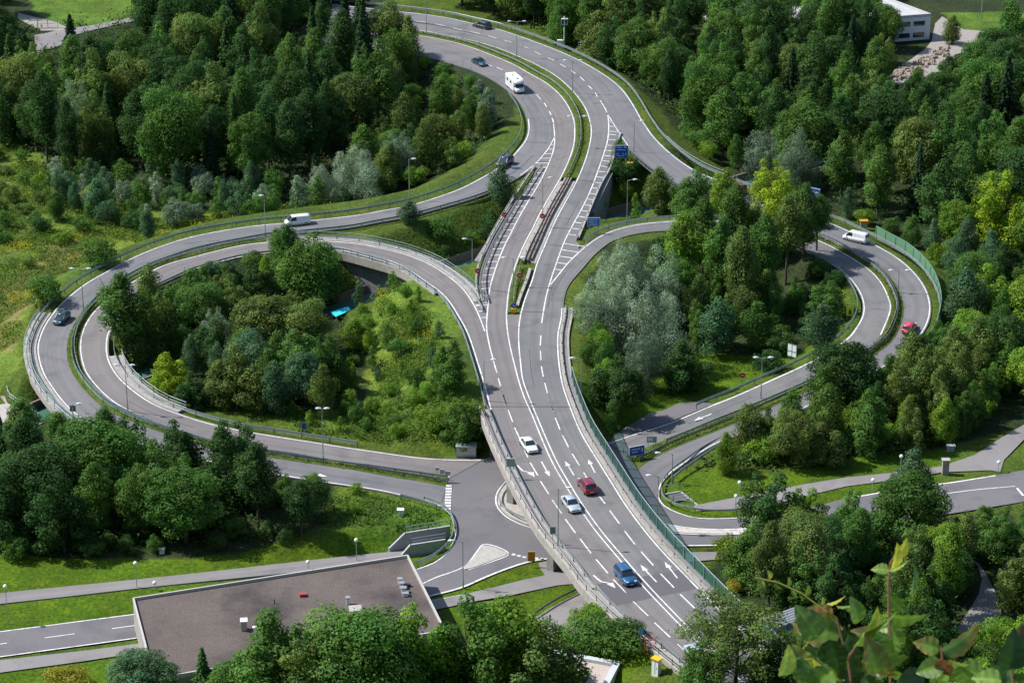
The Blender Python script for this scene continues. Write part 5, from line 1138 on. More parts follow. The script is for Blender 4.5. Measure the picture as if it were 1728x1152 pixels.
def proto(kind):
    L = []
    if kind == 'broad':      # nominal 14 m high, 10 m wide
        for s in range(3): L.append((crown(lobes_round(14, 10.5, (.05,.10,.04)[s], (38,30,44)[s], 10+s, (.17,.20,.155)[s]), 17, .37, 100+s), trunk_mesh(14, .3, .5, 6, s), 14, 10.5))
        for s in range(5): L.append((crown(lobes_clump(14, 10, (.08,.05,.14,.06,.1)[s], (4,5,3,6,4)[s], (13,11,15,9,12)[s], 15+s), 17, .37, 105+s, under=-.8, fuzz=.22), trunk_mesh(14, .3, .5, 6, 5+s), 14, 10))
    if kind == 'tall':       # 17 x 7, clear stem
        for s in range(4): L.append((crown(lobes_column(17, 6.4, (.34,.28,.42,.22)[s], (26,30,22,32)[s], 20+s), 17, .34, 120+s, under=-.8, fuzz=.27), trunk_mesh(17, .24, .78, 8, 40+s, lean=.02), 17, 6.4))
    if kind == 'willow':     # 12 x 10 silver
        for s in range(3): L.append((crown(lobes_clump(12, 10, .03, (5,6,4)[s], (15,13,17)[s], 30+s), 23, .27, 140+s, hv=(-.06, .02), aspect=.36, tint_var=.33, fuzz=.22, spray=.12), trunk_mesh(12, .3, .4, 7, 60+s), 12, 10))
    if kind == 'light':      # 10 x 6 loose birch / ash
        for s in range(4): L.append((crown(lobes_column(10, 5.6, .12, (22,26,20,24)[s], 50+s), 18, .30, 160+s, under=-.9, fuzz=.3), trunk_mesh(10, .14, .7, 7, 80+s, lean=.04), 10, 5.6))
    if kind == 'loose':      # 14 x 13, open feathery crown
        rq = random.Random(77); L_ = []
        for k in range(70):
            th = math.acos(1-2*((k+.5)/70)*.9); ph = k*2.399+rq.uniform(-.5, .5); s_ = rq.uniform(.35, 1.0); q_ = rq.uniform(.9, 1.5)
            L_.append(((math.sin(th)*math.cos(ph)*5.8*s_, math.sin(th)*math.sin(ph)*5.8*s_, 7.4+math.cos(th)*6*s_), (q_, q_, q_*.62)))
        L.append((crown(L_, 13, .33, 177, under=-.9, fuzz=.34, spray=.14), trunk_mesh(14, .26, .45, 9, 178), 14, 13))
    if kind == 'conifer':
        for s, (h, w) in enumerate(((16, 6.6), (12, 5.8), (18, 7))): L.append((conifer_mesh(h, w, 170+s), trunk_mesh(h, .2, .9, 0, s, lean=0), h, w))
    if kind == 'shrub':      # 4 x 4.6
        for s in range(4): L.append((crown(lobes_round(4, 4.6, .0, (16,13,18,14)[s], 70+s, (.20,.23,.18,.22)[s]), 30, .24, 180+s, under=-.7, fuzz=.22), trunk_mesh(4, .08, .4, 6, 90+s), 4, 4.6))
    if kind == 'sapling':    # 5 x 2.4
        for s in range(3): L.append((crown(lobes_column(5, 2.6, .04, (14,16,12)[s], 75+s), 32, .22, 190+s, under=-.9, fuzz=.3), trunk_mesh(5, .07, .8, 5, 95+s, lean=.03), 5, 2.6))
    return L
for k in ('loose', 'broad', 'tall', 'willow', 'light', 'conifer', 'shrub', 'sapling'): PROTO[k] = proto(k)
COL = {'dark': (.046,.104,.028), 'mid': (.082,.168,.034), 'bright': (.140,.245,.030), 'olive': (.118,.175,.044), 'silver': (.280,.345,.250), 'bluegreen': (.080,.160,.078), 'yellowgreen': (.215,.300,.022), 'conifer': (.032,.068,.030), 'brown': (.16,.10,.04), 'golden': (.25,.24,.03), 'grey': (.165,.220,.150)}
def toPix(x, y, z):
    vx, vy, vz = x, y, z-CAMZ; d = vy*cp-vz*sp; u = vy*sp+vz*cp; return 864+FPX*vx/d, 576-FPX*u/d, d
HIDE = [(500,-20,645,120),(150,690,505,815),(1128,285,1385,425),(1205,535,1640,790),(1240,815,1610,935),(590,0,705,110),(1135,985,1330,1152),(188,445,330,500),(455,355,580,440),(655,340,715,385),(815,285,870,330)]
PROT = []
for a_, b_, c_q, hw, br in SAMPLES:
    for k in (-1, 0, 1):
        x, y, _ = toPix(a_+k*hw*.8, b_, c_q+.3)
        if -20 < x < 1750 and -20 < y < 1170 and not any(h[0] <= x <= h[2] and h[1] <= y <= h[3] for h in HIDE): PROT.append((x, y))
PROT += [(x, y) for x in range(50, 205, 12) for y in range(8, 60, 8)]+[(x, y) for x in range(1536, 1575, 9) for y in range(20, 62, 8)]+[(x, y) for x in range(1580, 1650, 10) for y in range(35, 60, 6)]
PROT += [(x, 134-(x-1506)*.5+q) for x in range(1508, 1600, 8) for q in (-10, 0)]+[(x, y) for x in (1650, 1660, 1670, 1680) for y in (975, 1000, 1020, 1040)]
PROT += [(x, 975-(x-240)*.1) for x in range(0, 660, 20)]+[(x, y) for x in range(600, 770, 14) for y in range(925, 1010, 12)]+[(x, 770) for x in range(1450, 1728, 14)]+[(x, y) for x in range(1130, 1300, 12) for y in range(800, 870, 8)]
PROT += [(x, y) for x in range(1640, 1728, 10) for y in range(700, 860, 10) if y > 780-(x-1640)*.7]+[(1334, 600), (1434, 525), (1252, 633), (1370, 328), (787, 760), (575, 525), (1457, 380)]+[(x, y) for x in range(1170, 1270, 12) for y in range(640, 680, 8)]
PROT += [(x, y) for x in range(1296, 1352, 8) for y in range(1042, 1068, 7)]
PROT += [(x, y) for x in range(1518, 1552, 6) for y in (540, 548, 556)]
PROT = np.array(PROT)
SXY = np.array([(a_, b_, hw) for a_, b_, c_q, hw, br in SAMPLES])
def clear_of_roads(x, y, r):
    if (np.hypot(SXY[:, 0]-x, SXY[:, 1]-y)-SXY[:, 2]).min() < r: return False
    for poly, z in FLAT:
        lo, hi = poly.min(0)-r, poly.max(0)+r
        if lo[0] < x < hi[0] and lo[1] < y < hi[1] and inside(poly, np.array([x]), np.array([y]), r)[0]: return False
    return np.hypot(cw[:, 0]-x, cw[:, 1]-y).min() > 4.2+r*.3
TREES = []; NTREE = {}
names = {'loose': ('broadleaf_tree', 'tree'), 'broad': ('broadleaf_tree', 'tree'), 'tall': ('tall_tree', 'tree'), 'willow': ('willow_tree', 'tree'), 'light': ('young_tree', 'tree'), 'conifer': ('spruce_tree', 'conifer'), 'shrub': ('shrub', 'shrub'), 'sapling': ('sapling', 'sapling')}
def plant(kind, px, py, H, W, col, label, group=None, world=None, r=rnd):
    pr = r.choice(PROTO[kind]); p = world or G(px, py); nm, ct = names[kind]
    root = empty(nm, (p.x, p.y, p.z-.05), r.uniform(0, 6.28)); tag(root, label, ct, group)
    sw, sh = W/pr[3], H/pr[2]; ax, ay = r.uniform(.84, 1.18), r.uniform(.84, 1.18)
    for nme, me in (('crown', pr[0]), ('trunk', pr[1])):
        o = bpy.data.objects.new(nme, me); C.objects.link(o); o.parent = root; o.scale = (sw*ax, sw*ay, sh)
        if nme == 'crown': c = COL[col] if isinstance(col, str) else col; j = [r.uniform(.85, 1.15)]*3; j[0] *= r.uniform(.93, 1.1) if col not in ('silver', 'grey') else r.uniform(.93, 1.0); o.color = (c[0]*j[0], c[1]*j[1], c[2]*j[2], 1)
    TREES.append((p.x, p.y, W)); NTREE[kind] = NTREE.get(kind, 0)+1
CN = {'dark': 'dark green', 'mid': 'mid green', 'bright': 'bright green', 'olive': 'olive green', 'silver': 'silvery', 'bluegreen': 'bluish green', 'yellowgreen': 'yellow-green', 'conifer': 'very dark', 'brown': 'brownish', 'golden': 'yellowish', 'grey': 'grey-green'}
KN = {'broad': 'broadleaf tree', 'tall': 'tall slender tree', 'willow': 'willow', 'light': 'loose young tree', 'conifer': 'spruce', 'shrub': 'shrub', 'sapling': 'sapling'}
def fill(poly, spacing, mix, place_, seed, guard=True, clear=2.5, hs=(1, 1)):
    "mix: list of (weight, kind, (Hmin, Hmax), W/H, [colours])"
    rr = random.Random(seed); Q_ = [(P(x, y, 0).x, P(x, y, 0).y) for x, y in poly]; A_q = np.array(Q_); lo, hi = A_q.min(0), A_q.max(0); pts = []
    area = (hi[0]-lo[0])*(hi[1]-lo[1]); tries = int(area/(spacing**2)*14)
    for _ in range(tries):
        x, y = rr.uniform(lo[0], hi[0]), rr.uniform(lo[1], hi[1])
        if not inside(A_q, np.array([x]), np.array([y]))[0]: continue
        if any((x-a)**2+(y-b_)**2 < spacing**2 for a, b_ in pts): continue
        t = rr.random()*sum(q[0] for q in mix)
        for wgt, kind, (h0, h1), wr, cols in mix:
            t -= wgt
            if t <= 0: break
        H = rr.uniform(h0, h1)*rr.uniform(*hs); W = H*wr*rr.uniform(.85, 1.15)
        if any((x-a)**2+(y-b_)**2 < (.28*(W+w_q))**2 for a, b_, w_q in TREES): continue
        z = gz(x, y)
        if z < -1: continue
        if not clear_of_roads(x, y, max(.8, min(clear, W*.4))): continue
        if guard:
            ok = False
            for k in range(7):
                bx, by, d = toPix(x, y, z); _, ty, _ = toPix(x, y, z+H*.97); hw = W*.42*FPX/d
                hit = (np.abs(PROT[:, 0]-bx) < hw) & (PROT[:, 1] > ty) & (PROT[:, 1] < by-2)
                if not hit.any(): ok = True; break
                H *= .84; W *= .9
                if H < h0*.42: break
            if not ok: continue
        bx, by, d = toPix(x, y, z); _, ty, _ = toPix(x, y, z+H)
        if by > 0 and ty < 1152 and -W*6-80 < bx < 1728+W*6+80 or (0 > by > -40):
            pts.append((x, y)); col = rr.choice(cols)
            plant(kind, 0, 0, H, W, col, f"{CN[col]} {KN[kind]} {place_}", f"{CN[col]} {KN[kind]}s {place_}", world=Vector((x, y, z)), r=rr)
B, T, WI, LI, CO, SH, SA = 'broad', 'tall', 'willow', 'light', 'conifer', 'shrub', 'sapling'
# hand-placed trees and shrubs that can be told apart
for kind, x, y, H, W, col, lab in [
    (WI,125,262,17,11,'grey','large grey-green willow standing at the left edge of the upper forest'),
    (CO,123,116,13,6,'conifer','dark pointed spruce in front of the track at the upper left'),
    (CO,524,235,19,7,'conifer','tall dark spruce in the middle of the upper left forest'),
    (CO,615,190,24,8,'conifer','tallest dark spruce at the right end of the upper left forest'),
    (CO,585,120,20,7,'conifer','dark spruce behind the tallest spruce at the upper forest edge'),
    (CO,400,300,18,6,'dark','narrow dark spruce at the front edge of the upper forest'),
    (WI,600,334,11.5,11.5,'silver','big silvery willow beside the left ramp below the upper forest'),
    (WI,545,336,7.5,8,'silver','lower silvery willow left of the big one'),
    (WI,680,300,10,8,'grey','grey-green willow behind the single lamp of the left ramp'),
    (B,655,100,13,9,'olive','olive tree partly covering the far end of the main road'),
    (LI,690,120,13,7,'olive','loose olive tree beside the far end of the main road'),
    (LI,668,150,14,7,'mid','green tree between the tallest spruce and the main road'),
    (LI,118,345,7,4.5,'bluegreen','upright bluish tree at the left end of the row below the upper forest'),
    (LI,97,372,6,4,'mid','small upright tree on the meadow nearest the gully'),
    (SH,70,392,3,4.5,'dark','dark low shrub beside the meadow gully'),
    (SH,140,392,3.2,4,'mid','low shrub on the meadow under the row of saplings'),
    (SH,80,512,5.5,6.5,'mid','round dark shrub just outside the left bend of the big ramp'),
    (SH,168,447,5,7,'mid','wide shrub on the meadow above the left ramp'),
    (LI,250,408,6,4,'bluegreen','small upright tree beside the left ramp on the meadow'),
    (SH,225,385,3.5,5,'dark','low dark shrub among the yellow flowers of the meadow'),
    (B,520,512,15.5,10,'mid','tall tree covering the white van and both left ramps'),
    (T,487,500,14,6.5,'mid','slender tree left of the tall one inside the left loop'),
    (B,560,500,9,8,'dark','shaded tree beside the wall of the left loop bridge'),
    (T,212,612,16.5,8.5,'mid','leftmost tall tree inside the left loop'),
    (B,248,622,15.5,10,'olive','large olive tree at the left end of the left loop'),
    (B,292,610,14,10,'mid','dense tree right of the leftmost trees inside the left loop'),
    (LI,255,555,12,7,'olive','loose tree at the upper left inside the left loop'),
    (LI,325,545,10,7,'mid','loose tree near the inner rail at the upper left of the loop'),
    (WI,372,602,9.5,6,'silver','single silvery tree in the middle of the left loop'),
    (B,283,668,7.8,7.4,'yellowgreen','bright yellow-green small tree above the canal in the left loop'),
    (B,322,684,6.5,6.5,'dark','dark rounded bush below the bright tree in the left loop'),
    (B,455,600,11.5,10.5,'olive','large rounded tree in the centre of the left loop'),
    (B,500,655,10.5,9.5,'mid','large dark rounded tree in the lower centre of the left loop'),
    (B,400,690,12,11,'olive','olive rounded tree at the lower left centre of the loop'),
    (LI,600,590,6,5,'bright','bright green small tree just below the turquoise canopy'),
    (B,783,752,9,7.5,'mid','dense tree above the grey container beside the flyover'),
    (B,766,655,8.5,6.5,'mid','dense tree at the inner bend of the left loop beside the flyover'),
    (LI,846,352,9.5,6,'bluegreen','green tree in front of the framed sign back at the left gore'),
    (LI,829,404,6,5,'dark','dark tree beside the canal bridge on the left'),
    (LI,690,376,4.4,3.8,'bluegreen','small tree growing in front of the left ramp'),
    (SH,745,402,4,5,'mid','shrub on the bank between the left ramps'),
    (WI,1012,570,12.5,9.5,'silver','silvery willow nearest the flyover inside the right loop'),
    (WI,1045,515,13,10,'silver','uppermost silvery willow inside the right loop'),
    (WI,1062,600,15,11,'silver','broad silvery willow in the middle of the willow group'),
    (WI,1105,545,15,10.5,'silver','tall silvery willow at the upper right of the willow group'),
    (WI,1122,622,14.5,10.5,'silver','bright silvery willow at the right end of the willow group'),
    (WI,1085,650,10.5,9,'grey','greyer willow at the foot of the willow group'),
    (B,1150,655,9,9,'dark','dark rounded tree at the right foot of the willow group'),
    (B,1040,680,9,9,'dark','dark rounded tree at the lower left foot of the willow group'),
    (T,1150,500,16,7.5,'bright','bright tall tree above the willow group'),
    (T,1185,470,16,7,'mid','slender tree with bare stem behind the inner loop'),
    (T,1215,520,17,7,'mid','slender tree left of the two bare stems in the right loop'),
    (T,1247,545,18,6.5,'olive','tall thin tree with a long bare stem in the right loop'),
    (T,1288,515,17.5,6.5,'mid','tall thin tree right of the long bare stem'),
    (T,1325,480,17,6.5,'olive','slender tree near the upper right of the right loop'),
    (T,1355,440,15,6,'mid','slender tree at the right end of the slender row'),
    (T,1240,440,15,7,'mid','slender tree at the top of the right loop'),
    (T,1378,425,11,4.5,'dark','thin dark tree in front of the right-hand ramps'),
    (LI,1210,600,10.5,6.5,'bluegreen','bluish pointed tree in the middle of the right loop'),
    (LI,1275,590,9,6,'mid','dark green tree right of the bluish pointed tree'),
    (LI,1385,596,9,6,'bluegreen','bluish green tree below the yellow board'),
    (B,1400,545,8,7,'mid','rounded tree left of the yellow board'),
    (SH,1297,632,4.6,5.8,'dark','dark clipped round bush on the lawn of the right loop'),
    (LI,1110,362,9.5,5.5,'olive','olive conical tree between the canal and the upper right ramp'),
    (SA,1072,372,5.5,3,'bright','small pointed tree behind the small blue sign'),
    (LI,1000,376,7.5,5,'bluegreen','tree beside the hatched edge of the canal bridge'),
    (SH,1048,312,5,6,'dark','dark shrub on the bank under the large blue sign'),
    (B,1175,366,10.5,9,'mid','green tree hiding the upper right ramps, left one'),
    (B,1225,368,10,9,'bright','green tree hiding the upper right ramps in front of the brick red van'),
    (B,1305,375,13,9.5,'yellowgreen','bright yellow-green tree rising above the right-hand ramps'),
    (WI,1345,325,14,12,'grey','large grey-green willow above the blue sign on the right'),
    (WI,1285,300,11,10,'grey','grey-green willow left of the larger grey one'),
    (B,1690,430,17,15,'yellowgreen','big sunlit yellow-green tree at the right edge'),
    (CO,1692,245,20,8,'conifer','tall very dark spruce near the upper right edge'),
    (LI,1699,75,12,5,'olive','narrow olive tree on the lawn at the upper right'),
    ('loose',1240,1160,14.2,13.5,'olive','big loose olive tree in front of the lower end of the flyover'),
    (B,1310,1175,8,9,'dark','dark tree right of the big olive tree at the bottom'),
    (B,1185,1200,11,9,'mid','green tree at the bottom edge below the silver car'),
    (B,240,1190,8,8.5,'bluegreen','dark bluish rounded tree at the corner of the flat roof'),
    (CO,346,1200,9.5,5,'dark','small spruce in front of the flat roof'),
    (B,462,1205,15.5,15,'mid','large dense rounded tree with brownish top in front of the flat roof'),
    (B,395,1215,9,9,'mid','lower green tree between the spruce and the big rounded tree'),
    (B,610,1215,16,13,'mid','green tree right of the big rounded tree at the bottom'),
    (B,700,1205,17,12,'bright','bright green tree in front of the right end of the flat roof'),
    (B,790,1195,17,13,'mid','wide green tree at the bottom in front of the pavement'),
    (LI,860,1190,16,10,'bright','loose bright tree at the bottom centre'),
    (B,925,1205,14,12,'olive','olive tree left of the small annex building'),
    (B,545,1225,15,12,'olive','olive tree at the bottom edge below the roof'),
    (CO,1000,1062,6.5,4.5,'bluegreen','small dark spruce-like tree beside the flyover pavement'),
    (SH,985,1095,4.5,6.5,'mid','round shrub left of the small dark tree beside the flyover'),
    (SH,1040,1098,4.5,7,'mid','round shrub beside the flyover above the bright lawn'),
    (SH,1062,1080,3,4.5,'dark','small shrub at the foot of the flyover rail'),
    (SH,112,1168,3.5,6,'golden','yellowish shrub at the lower left corner'),
    (SH,1230,955,5,4.5,'yellowgreen','yellow-green shrub behind the noise barrier'),
    (SH,1238,1000,2.2,2.6,'golden','small yellowish shrub behind the noise barrier'),
    (T,1535,905,14,5.5,'bluegreen','slender pale tree standing above the right-hand road'),
    (B,1585,165,8.5,8,'mid','tree closing the lower side of the rubble yard at the upper right'),
    (LI,1606,75,7,4.5,'olive','small olive tree on the paved yard right of the white hall'),
    (LI,1548,156,6,4.5,'mid','small tree in front of the rubble yard at the upper right'),
    (B,1628,140,9.5,8,'mid','rounded tree right of the rubble yard at the upper right'),
    (T,1668,118,10,6,'olive','olive tree between the yard and the lawn at the upper right'),
    (B,1310,930,13,11,'dark','large dark tree at the left end of the lower right wood')]:
    plant(kind, x, y, H, W, col, lab)
up = 'in the upper left forest'
fill([(-60,100),(40,110),(110,130),(180,110),(260,70),(420,30),(560,15),(600,40),(640,110),(655,170),(640,230),(560,290),(400,320),(250,305),(120,300),(40,245),(-60,230)], 7.4,
     [(6,B,(15,21),.64,['dark','dark','mid','olive']),(3,T,(15,21),.38,['dark','dark','mid']),(1.4,CO,(15,22),.36,['conifer','dark'])], up, 1)
fill([(200,-30),(620,-30),(600,40),(420,30),(260,60)], 8.5, [(4,B,(12,16),.62,['dark','mid']),(1,CO,(14,18),.36,['conifer'])], up, 2)
fill([(-60,-20),(30,-10),(38,80),(60,110),(-60,110)], 8, [(1,B,(10,14),.6,['dark','mid'])], up, 3)
fill([(660,140),(720,122),(800,150),(850,190),(862,230),(820,272),(740,312),(640,332),(600,300),(640,250),(655,190)], 4.8,
     [(3,LI,(8,12.5),.5,['olive','mid','olive','grey']),(2,B,(7,10),.75,['olive','mid','dark']),(2,SH,(3,5),1.1,['mid','bright'])], 'between the upper forest and the left ramp', 4)
fill([(90,285),(250,305),(400,328),(560,338),(600,350),(500,362),(350,378),(240,388),(150,380),(80,340)], 3.6,
     [(3,SH,(3,5.5),1.0,['bluegreen','mid','grey']),(3,SA,(4.5,7),.55,['bluegreen','mid','silver']),(1,LI,(6,8),.5,['bluegreen'])], 'in the row below the upper forest', 5)
fill([(0,240),(90,290),(110,420),(70,480),(0,470)], 11, [(3,SH,(1.5,3),1.2,['olive','mid','bright'])], 'on the left meadow', 6)
fill([(-10,250),(40,270),(70,330),(60,400),(0,420)], 5, [(1,SH,(2,3.6),1.2,['mid','olive'])], 'on the left meadow', 33)
fill([(330,505),(420,475),(470,470),(500,560),(535,600),(560,640),(560,705),(440,715),(390,700),(330,650),(310,600)], 5.0,
     [(3,B,(7,11),.75,['mid','olive','dark','bluegreen']),(3,LI,(7,10.5),.5,['olive','mid','bluegreen','bright'])], 'in the thicket of the left loop', 7)
fill([(360,455),(480,440),(560,450),(570,500),(450,480),(350,500)], 4.5, [(2,SH,(3,5),1.1,['mid','bluegreen']),(2,SA,(4,6),.5,['mid','bluegreen'])], 'along the inner rail of the left loop', 8)
fill([(595,490),(680,480),(735,530),(775,610),(790,660),(780,700),(700,720),(600,700),(570,640),(600,560)], 4.0,
     [(3,SH,(1.8,3.6),1.1,['bright','bright','mid']),(3,SA,(3,5.2),.5,['mid','bluegreen','bright']),(.4,SH,(1.5,2.2),1.1,['brown'])], 'on the rough ground of the left loop', 9)
fill([(480,700),(640,695),(790,705),(805,745),(700,748),(560,735)], 3.6, [(3,SH,(2,3.6),1.1,['mid','bright']),(2,SA,(2.5,4),.6,['bright','mid'])], 'in the lower belt of the left loop', 10)
fill([(600,388),(700,374),(830,350),(850,370),(800,432),(750,440),(680,415),(610,396)], 4.0, [(3,SH,(2,4),1.1,['mid','bright','dark']),(2,SA,(3,5),.55,['mid','bluegreen'])], 'on the bank between the left ramps', 11)
lw = 'in the dark wood at the lower left'
fill([(-60,775),(60,765),(110,760),(200,768),(300,775),(420,800),(500,835),(530,880),(515,912),(400,915),(300,925),(150,935),(-60,935)], 5.8,
     [(6,B,(11,15),.74,['dark','dark','mid']),(2,T,(12,16),.46,['dark','mid'])], lw, 12, clear=3.5)
fill([(90,735),(200,745),(300,775),(200,775),(60,765)], 4.0, [(1,SH,(3,4.5),1.1,['mid','bright'])], 'along the canal at the lower left', 13)
fill([(480,760),(660,842),(640,870),(560,880),(520,850)], 6, [(1,SH,(1.2,2.4),1.3,['mid','bright','olive'])], 'on the grass bank above the underpass', 14)
fill([(958,500),(985,470),(1000,560),(1015,640),(1040,730),(1010,700),(975,620),(957,560)], 3.4, [(3,SH,(4,6),.8,['bright','mid']),(2,LI,(5,7),.5,['mid'])], 'along the right kerb behind the noise barrier', 15)
fill([(1000,450),(1080,420),(1180,410),(1300,420),(1390,460),(1430,520),(1400,590),(1300,600),(1180,600),(1160,560),(1060,480)], 5.0,
     [(3,B,(7,10),.8,['mid','dark','mid']),(2,LI,(8,11),.5,['mid','olive']),(2,SH,(3,4.5),1.1,['mid','dark'])], 'inside the right loop', 16)
fill([(1050,300),(1120,325),(1200,352),(1280,372),(1180,366),(1100,356),(1060,345),(1030,330)], 4.4, [(2,SH,(2.5,4),1.1,['bright','mid']),(2,LI,(5,8),.55,['mid'])], 'between the two upper right ramps', 17)
ne_ = 'in the upper right forest'
fill([(620,-60),(760,8),(850,30),(930,62),(1000,98),(1062,148),(1105,200),(1150,235),(1200,262),(1300,300),(1380,335),(1480,375),(1600,400),(1680,400),(1800,420),(1800,80),(1600,150),(1500,150),(1440,60),(1300,60),(1100,-60)], 7.4,
     [(7,B,(12,18),.68,['dark','mid','mid','dark','olive']),(3,T,(13,18),.42,['mid','dark','mid']),(.5,CO,(14,17),.36,['conifer'])], ne_, 18)
fill([(1100,-40),(1300,60),(1500,90),(1440,20),(1500,-40)], 8, [(1,B,(10,13),.8,['mid','bright'])], ne_, 19)
fill([(1590,150),(1728,90),(1728,60),(1800,60),(1800,200),(1620,200)], 7, [(1,LI,(7,10),.6,['mid','olive'])], ne_, 20)
fill([(1150,240),(1300,312),(1480,384),(1600,430),(1620,480),(1560,430),(1440,372),(1330,330),(1200,285)], 4.5, [(2,SH,(3,5),1.1,['mid','bright']),(2,LI,(6,9),.5,['mid','bluegreen'])], 'along the outer rail of the right-hand ramp', 21)
fill([(1600,420),(1700,400),(1800,420),(1800,700),(1700,680),(1640,640),(1610,560),(1600,480)], 6.0, [(4,B,(9,13),.85,['mid','dark','bright']),(2,LI,(8,11),.55,['mid','bluegreen'])], 'at the right edge beside the ramp bend', 22)
r1_ = 'in the wood below the right-hand ramps'
fill([(1170,785),(1225,765),(1290,750),(1350,730),(1420,700),(1480,670),(1560,640),(1620,650),(1680,690),(1650,735),(1560,762),(1460,772),(1380,780),(1300,790),(1200,800)], 5.4,
     [(4,B,(8.5,13),.72,['mid','dark','olive','mid']),(3,LI,(8,12),.5,['mid','olive','bright'])], r1_, 23, clear=2.2)
fill([(1500,660),(1560,610),(1620,600),(1680,640),(1680,700),(1620,740),(1540,750),(1480,730)], 4.6, [(3,B,(11,15),.66,['mid','olive','dark']),(2,LI,(10,13),.5,['mid','olive'])], r1_, 30, clear=2.6)
fill([(1240,915),(1330,890),(1420,905),(1500,905),(1570,915),(1640,920),(1640,960),(1625,1010),(1625,1110),(1560,1170),(1480,1180),(1400,1080),(1340,1060),(1270,1010)], 6.2,
     [(5,B,(9,13.5),.74,['mid','dark','olive','bright']),(2.5,T,(11,14.5),.42,['mid','olive','bright'])], 'in the lower right wood', 24)
fill([(-40,905),(150,918),(300,908),(400,898),(505,898),(520,915),(400,925),(300,935),(150,943),(-40,945)], 3.4, [(1,SH,(2,3.8),1.15,['dark','mid'])], 'along the foot of the dark wood at the lower left', 29)
fill([(1250,768),(1350,740),(1420,705),(1500,680),(1600,650),(1660,700),(1600,750),(1460,770),(1330,785)], 3.4, [(3,B,(7,11),.7,['mid','dark','olive']),(2,SH,(3.5,5.5),1.1,['mid','bright'])], r1_, 31, clear=2.2)
fill([(1245,915),(1330,895),(1420,905),(1570,915),(1635,930),(1615,1110),(1480,1180),(1340,1060),(1270,1010)], 3.6, [(3,B,(7,11),.75,['mid','dark','bright']),(2,SH,(3.5,5.5),1.1,['mid','dark'])], 'in the lower right wood', 32)
fill([(1560,890),(1640,880),(1760,860),(1800,1040),(1728,1040),(1690,990),(1660,950),(1600,920)], 5.6, [(4,B,(8,11),.85,['mid','olive','dark']),(.4,B,(6,8),.9,['brown'])], 'at the right edge below the road', 25)
fill([(1600,1090),(1728,1060),(1800,1120),(1800,1230),(1560,1230)], 4.2, [(1,SH,(4,6),1.1,['bright','mid'])], 'in the bottom right corner', 26)
fill([(1320,1075),(1420,1100),(1480,1200),(1330,1260)], 6, [(1,B,(6,8),.9,['mid','olive'])], 'behind the foreground leaves', 27)
fill([(930,1060),(1060,1075),(1080,1095),(1000,1108),(930,1100)], 3.0, [(1,SH,(2,4),1.2,['mid','bright'])], 'beside the flyover foot', 28)
print('TREES', NTREE)
# ---------------------------------------------------------------- tall herbs and goldenrod (nobody could count them)
def herbs(name, zones, n, col_fn, hmax, seed, label, lsz=.32):
    rg = np.random.default_rng(seed); PP, TT = [], []
    for poly, frac in zones:
        Q_ = Q(poly); lo, hi = Q_.min(0), Q_.max(0); m_ = int(n*frac*2.2); xs = rg.uniform(lo[0], hi[0], m_); ys = rg.uniform(lo[1], hi[1], m_)
        ok = inside(Q_, xs, ys); xs, ys = xs[ok][:int(n*frac)], ys[ok][:int(n*frac)]
        clump = fbm(xs, ys, 3.2, seed) > -.25
        for fp, fz in FLAT: clump &= ~inside(fp, xs, ys, .6)
        xs, ys = xs[clump], ys[clump]
        for x, y in zip(xs, ys):
            if (np.hypot(SXY[:, 0]-x, SXY[:, 1]-y)-SXY[:, 2]).min() < 1.3: continue
            z = gz(x, y)
            if z < -1: continue
            k = rg.integers(5, 11); r = rg.uniform(.2, .7); h = rg.uniform(.25, 1)*hmax
            PP.append(np.stack([x+rg.normal(0, r, k), y+rg.normal(0, r, k), z+rg.uniform(.05, 1, k)*h], 1)); TT.append(np.repeat(np.array([col_fn(rg, x, y)]), k, 0)*rg.uniform(.75, 1.25, (k, 1)))
    p = np.concatenate(PP); t = np.concatenate(TT); nn = rg.normal(0, .5, p.shape)+np.array([0, 0, .7]); nn /= np.linalg.norm(nn, axis=1, keepdims=True)
    v, f = leaf_quads(p, nn, lsz, rg, .6); o = bpy.data.objects.new(name, np_mesh(name, v, f, FOL, np.repeat(t, 4, axis=0))); C.objects.link(o); tag(o, label, 'plants', kind='stuff'); o.color = (1, 1, 1, 1)
gcol = lambda rg, x, y: ((.42,.37,.02) if rg.random() < .03+.6*(fbm(np.array([x]), np.array([y]), 5, 5)[0] > .55) else ((.125,.19,.03) if rg.random() < .5 else (.07,.13,.022)))
herbs('meadow_herbs', [([(-20,245),(40,260),(120,330),(200,345),(330,375),(200,430),(100,480),(60,530),(30,600),(-20,640)], .6), ([(300,385),(420,350),(600,340),(560,362),(420,374),(330,392)], .12), ([(640,500),(720,490),(775,590),(780,660),(640,680)], .28)], 16000, gcol, 1.3, 41, 'tall meadow plants with patches of yellow goldenrod')
ucol = lambda rg, x, y: (.07,.135,.025) if rg.random() < .6 else (.12,.185,.03)
herbs('undergrowth', [([(480,690),(810,690),(815,755),(700,755),(500,725)], .3), ([(300,450),(480,440),(600,560),(600,700),(420,710),(250,640)], .25), ([(600,385),(850,345),(800,440),(740,445)], .2), ([(1000,450),(1400,450),(1420,560),(1300,640),(1000,640)], .15), ([(500,815),(740,850),(755,880),(560,890)], .1)], 8000, ucol, .9, 42, 'low green undergrowth inside the loops and on the banks')
vcol = lambda rg, x, y: (.06,.10,.02) if rg.random() < .7 else (.14,.13,.03)
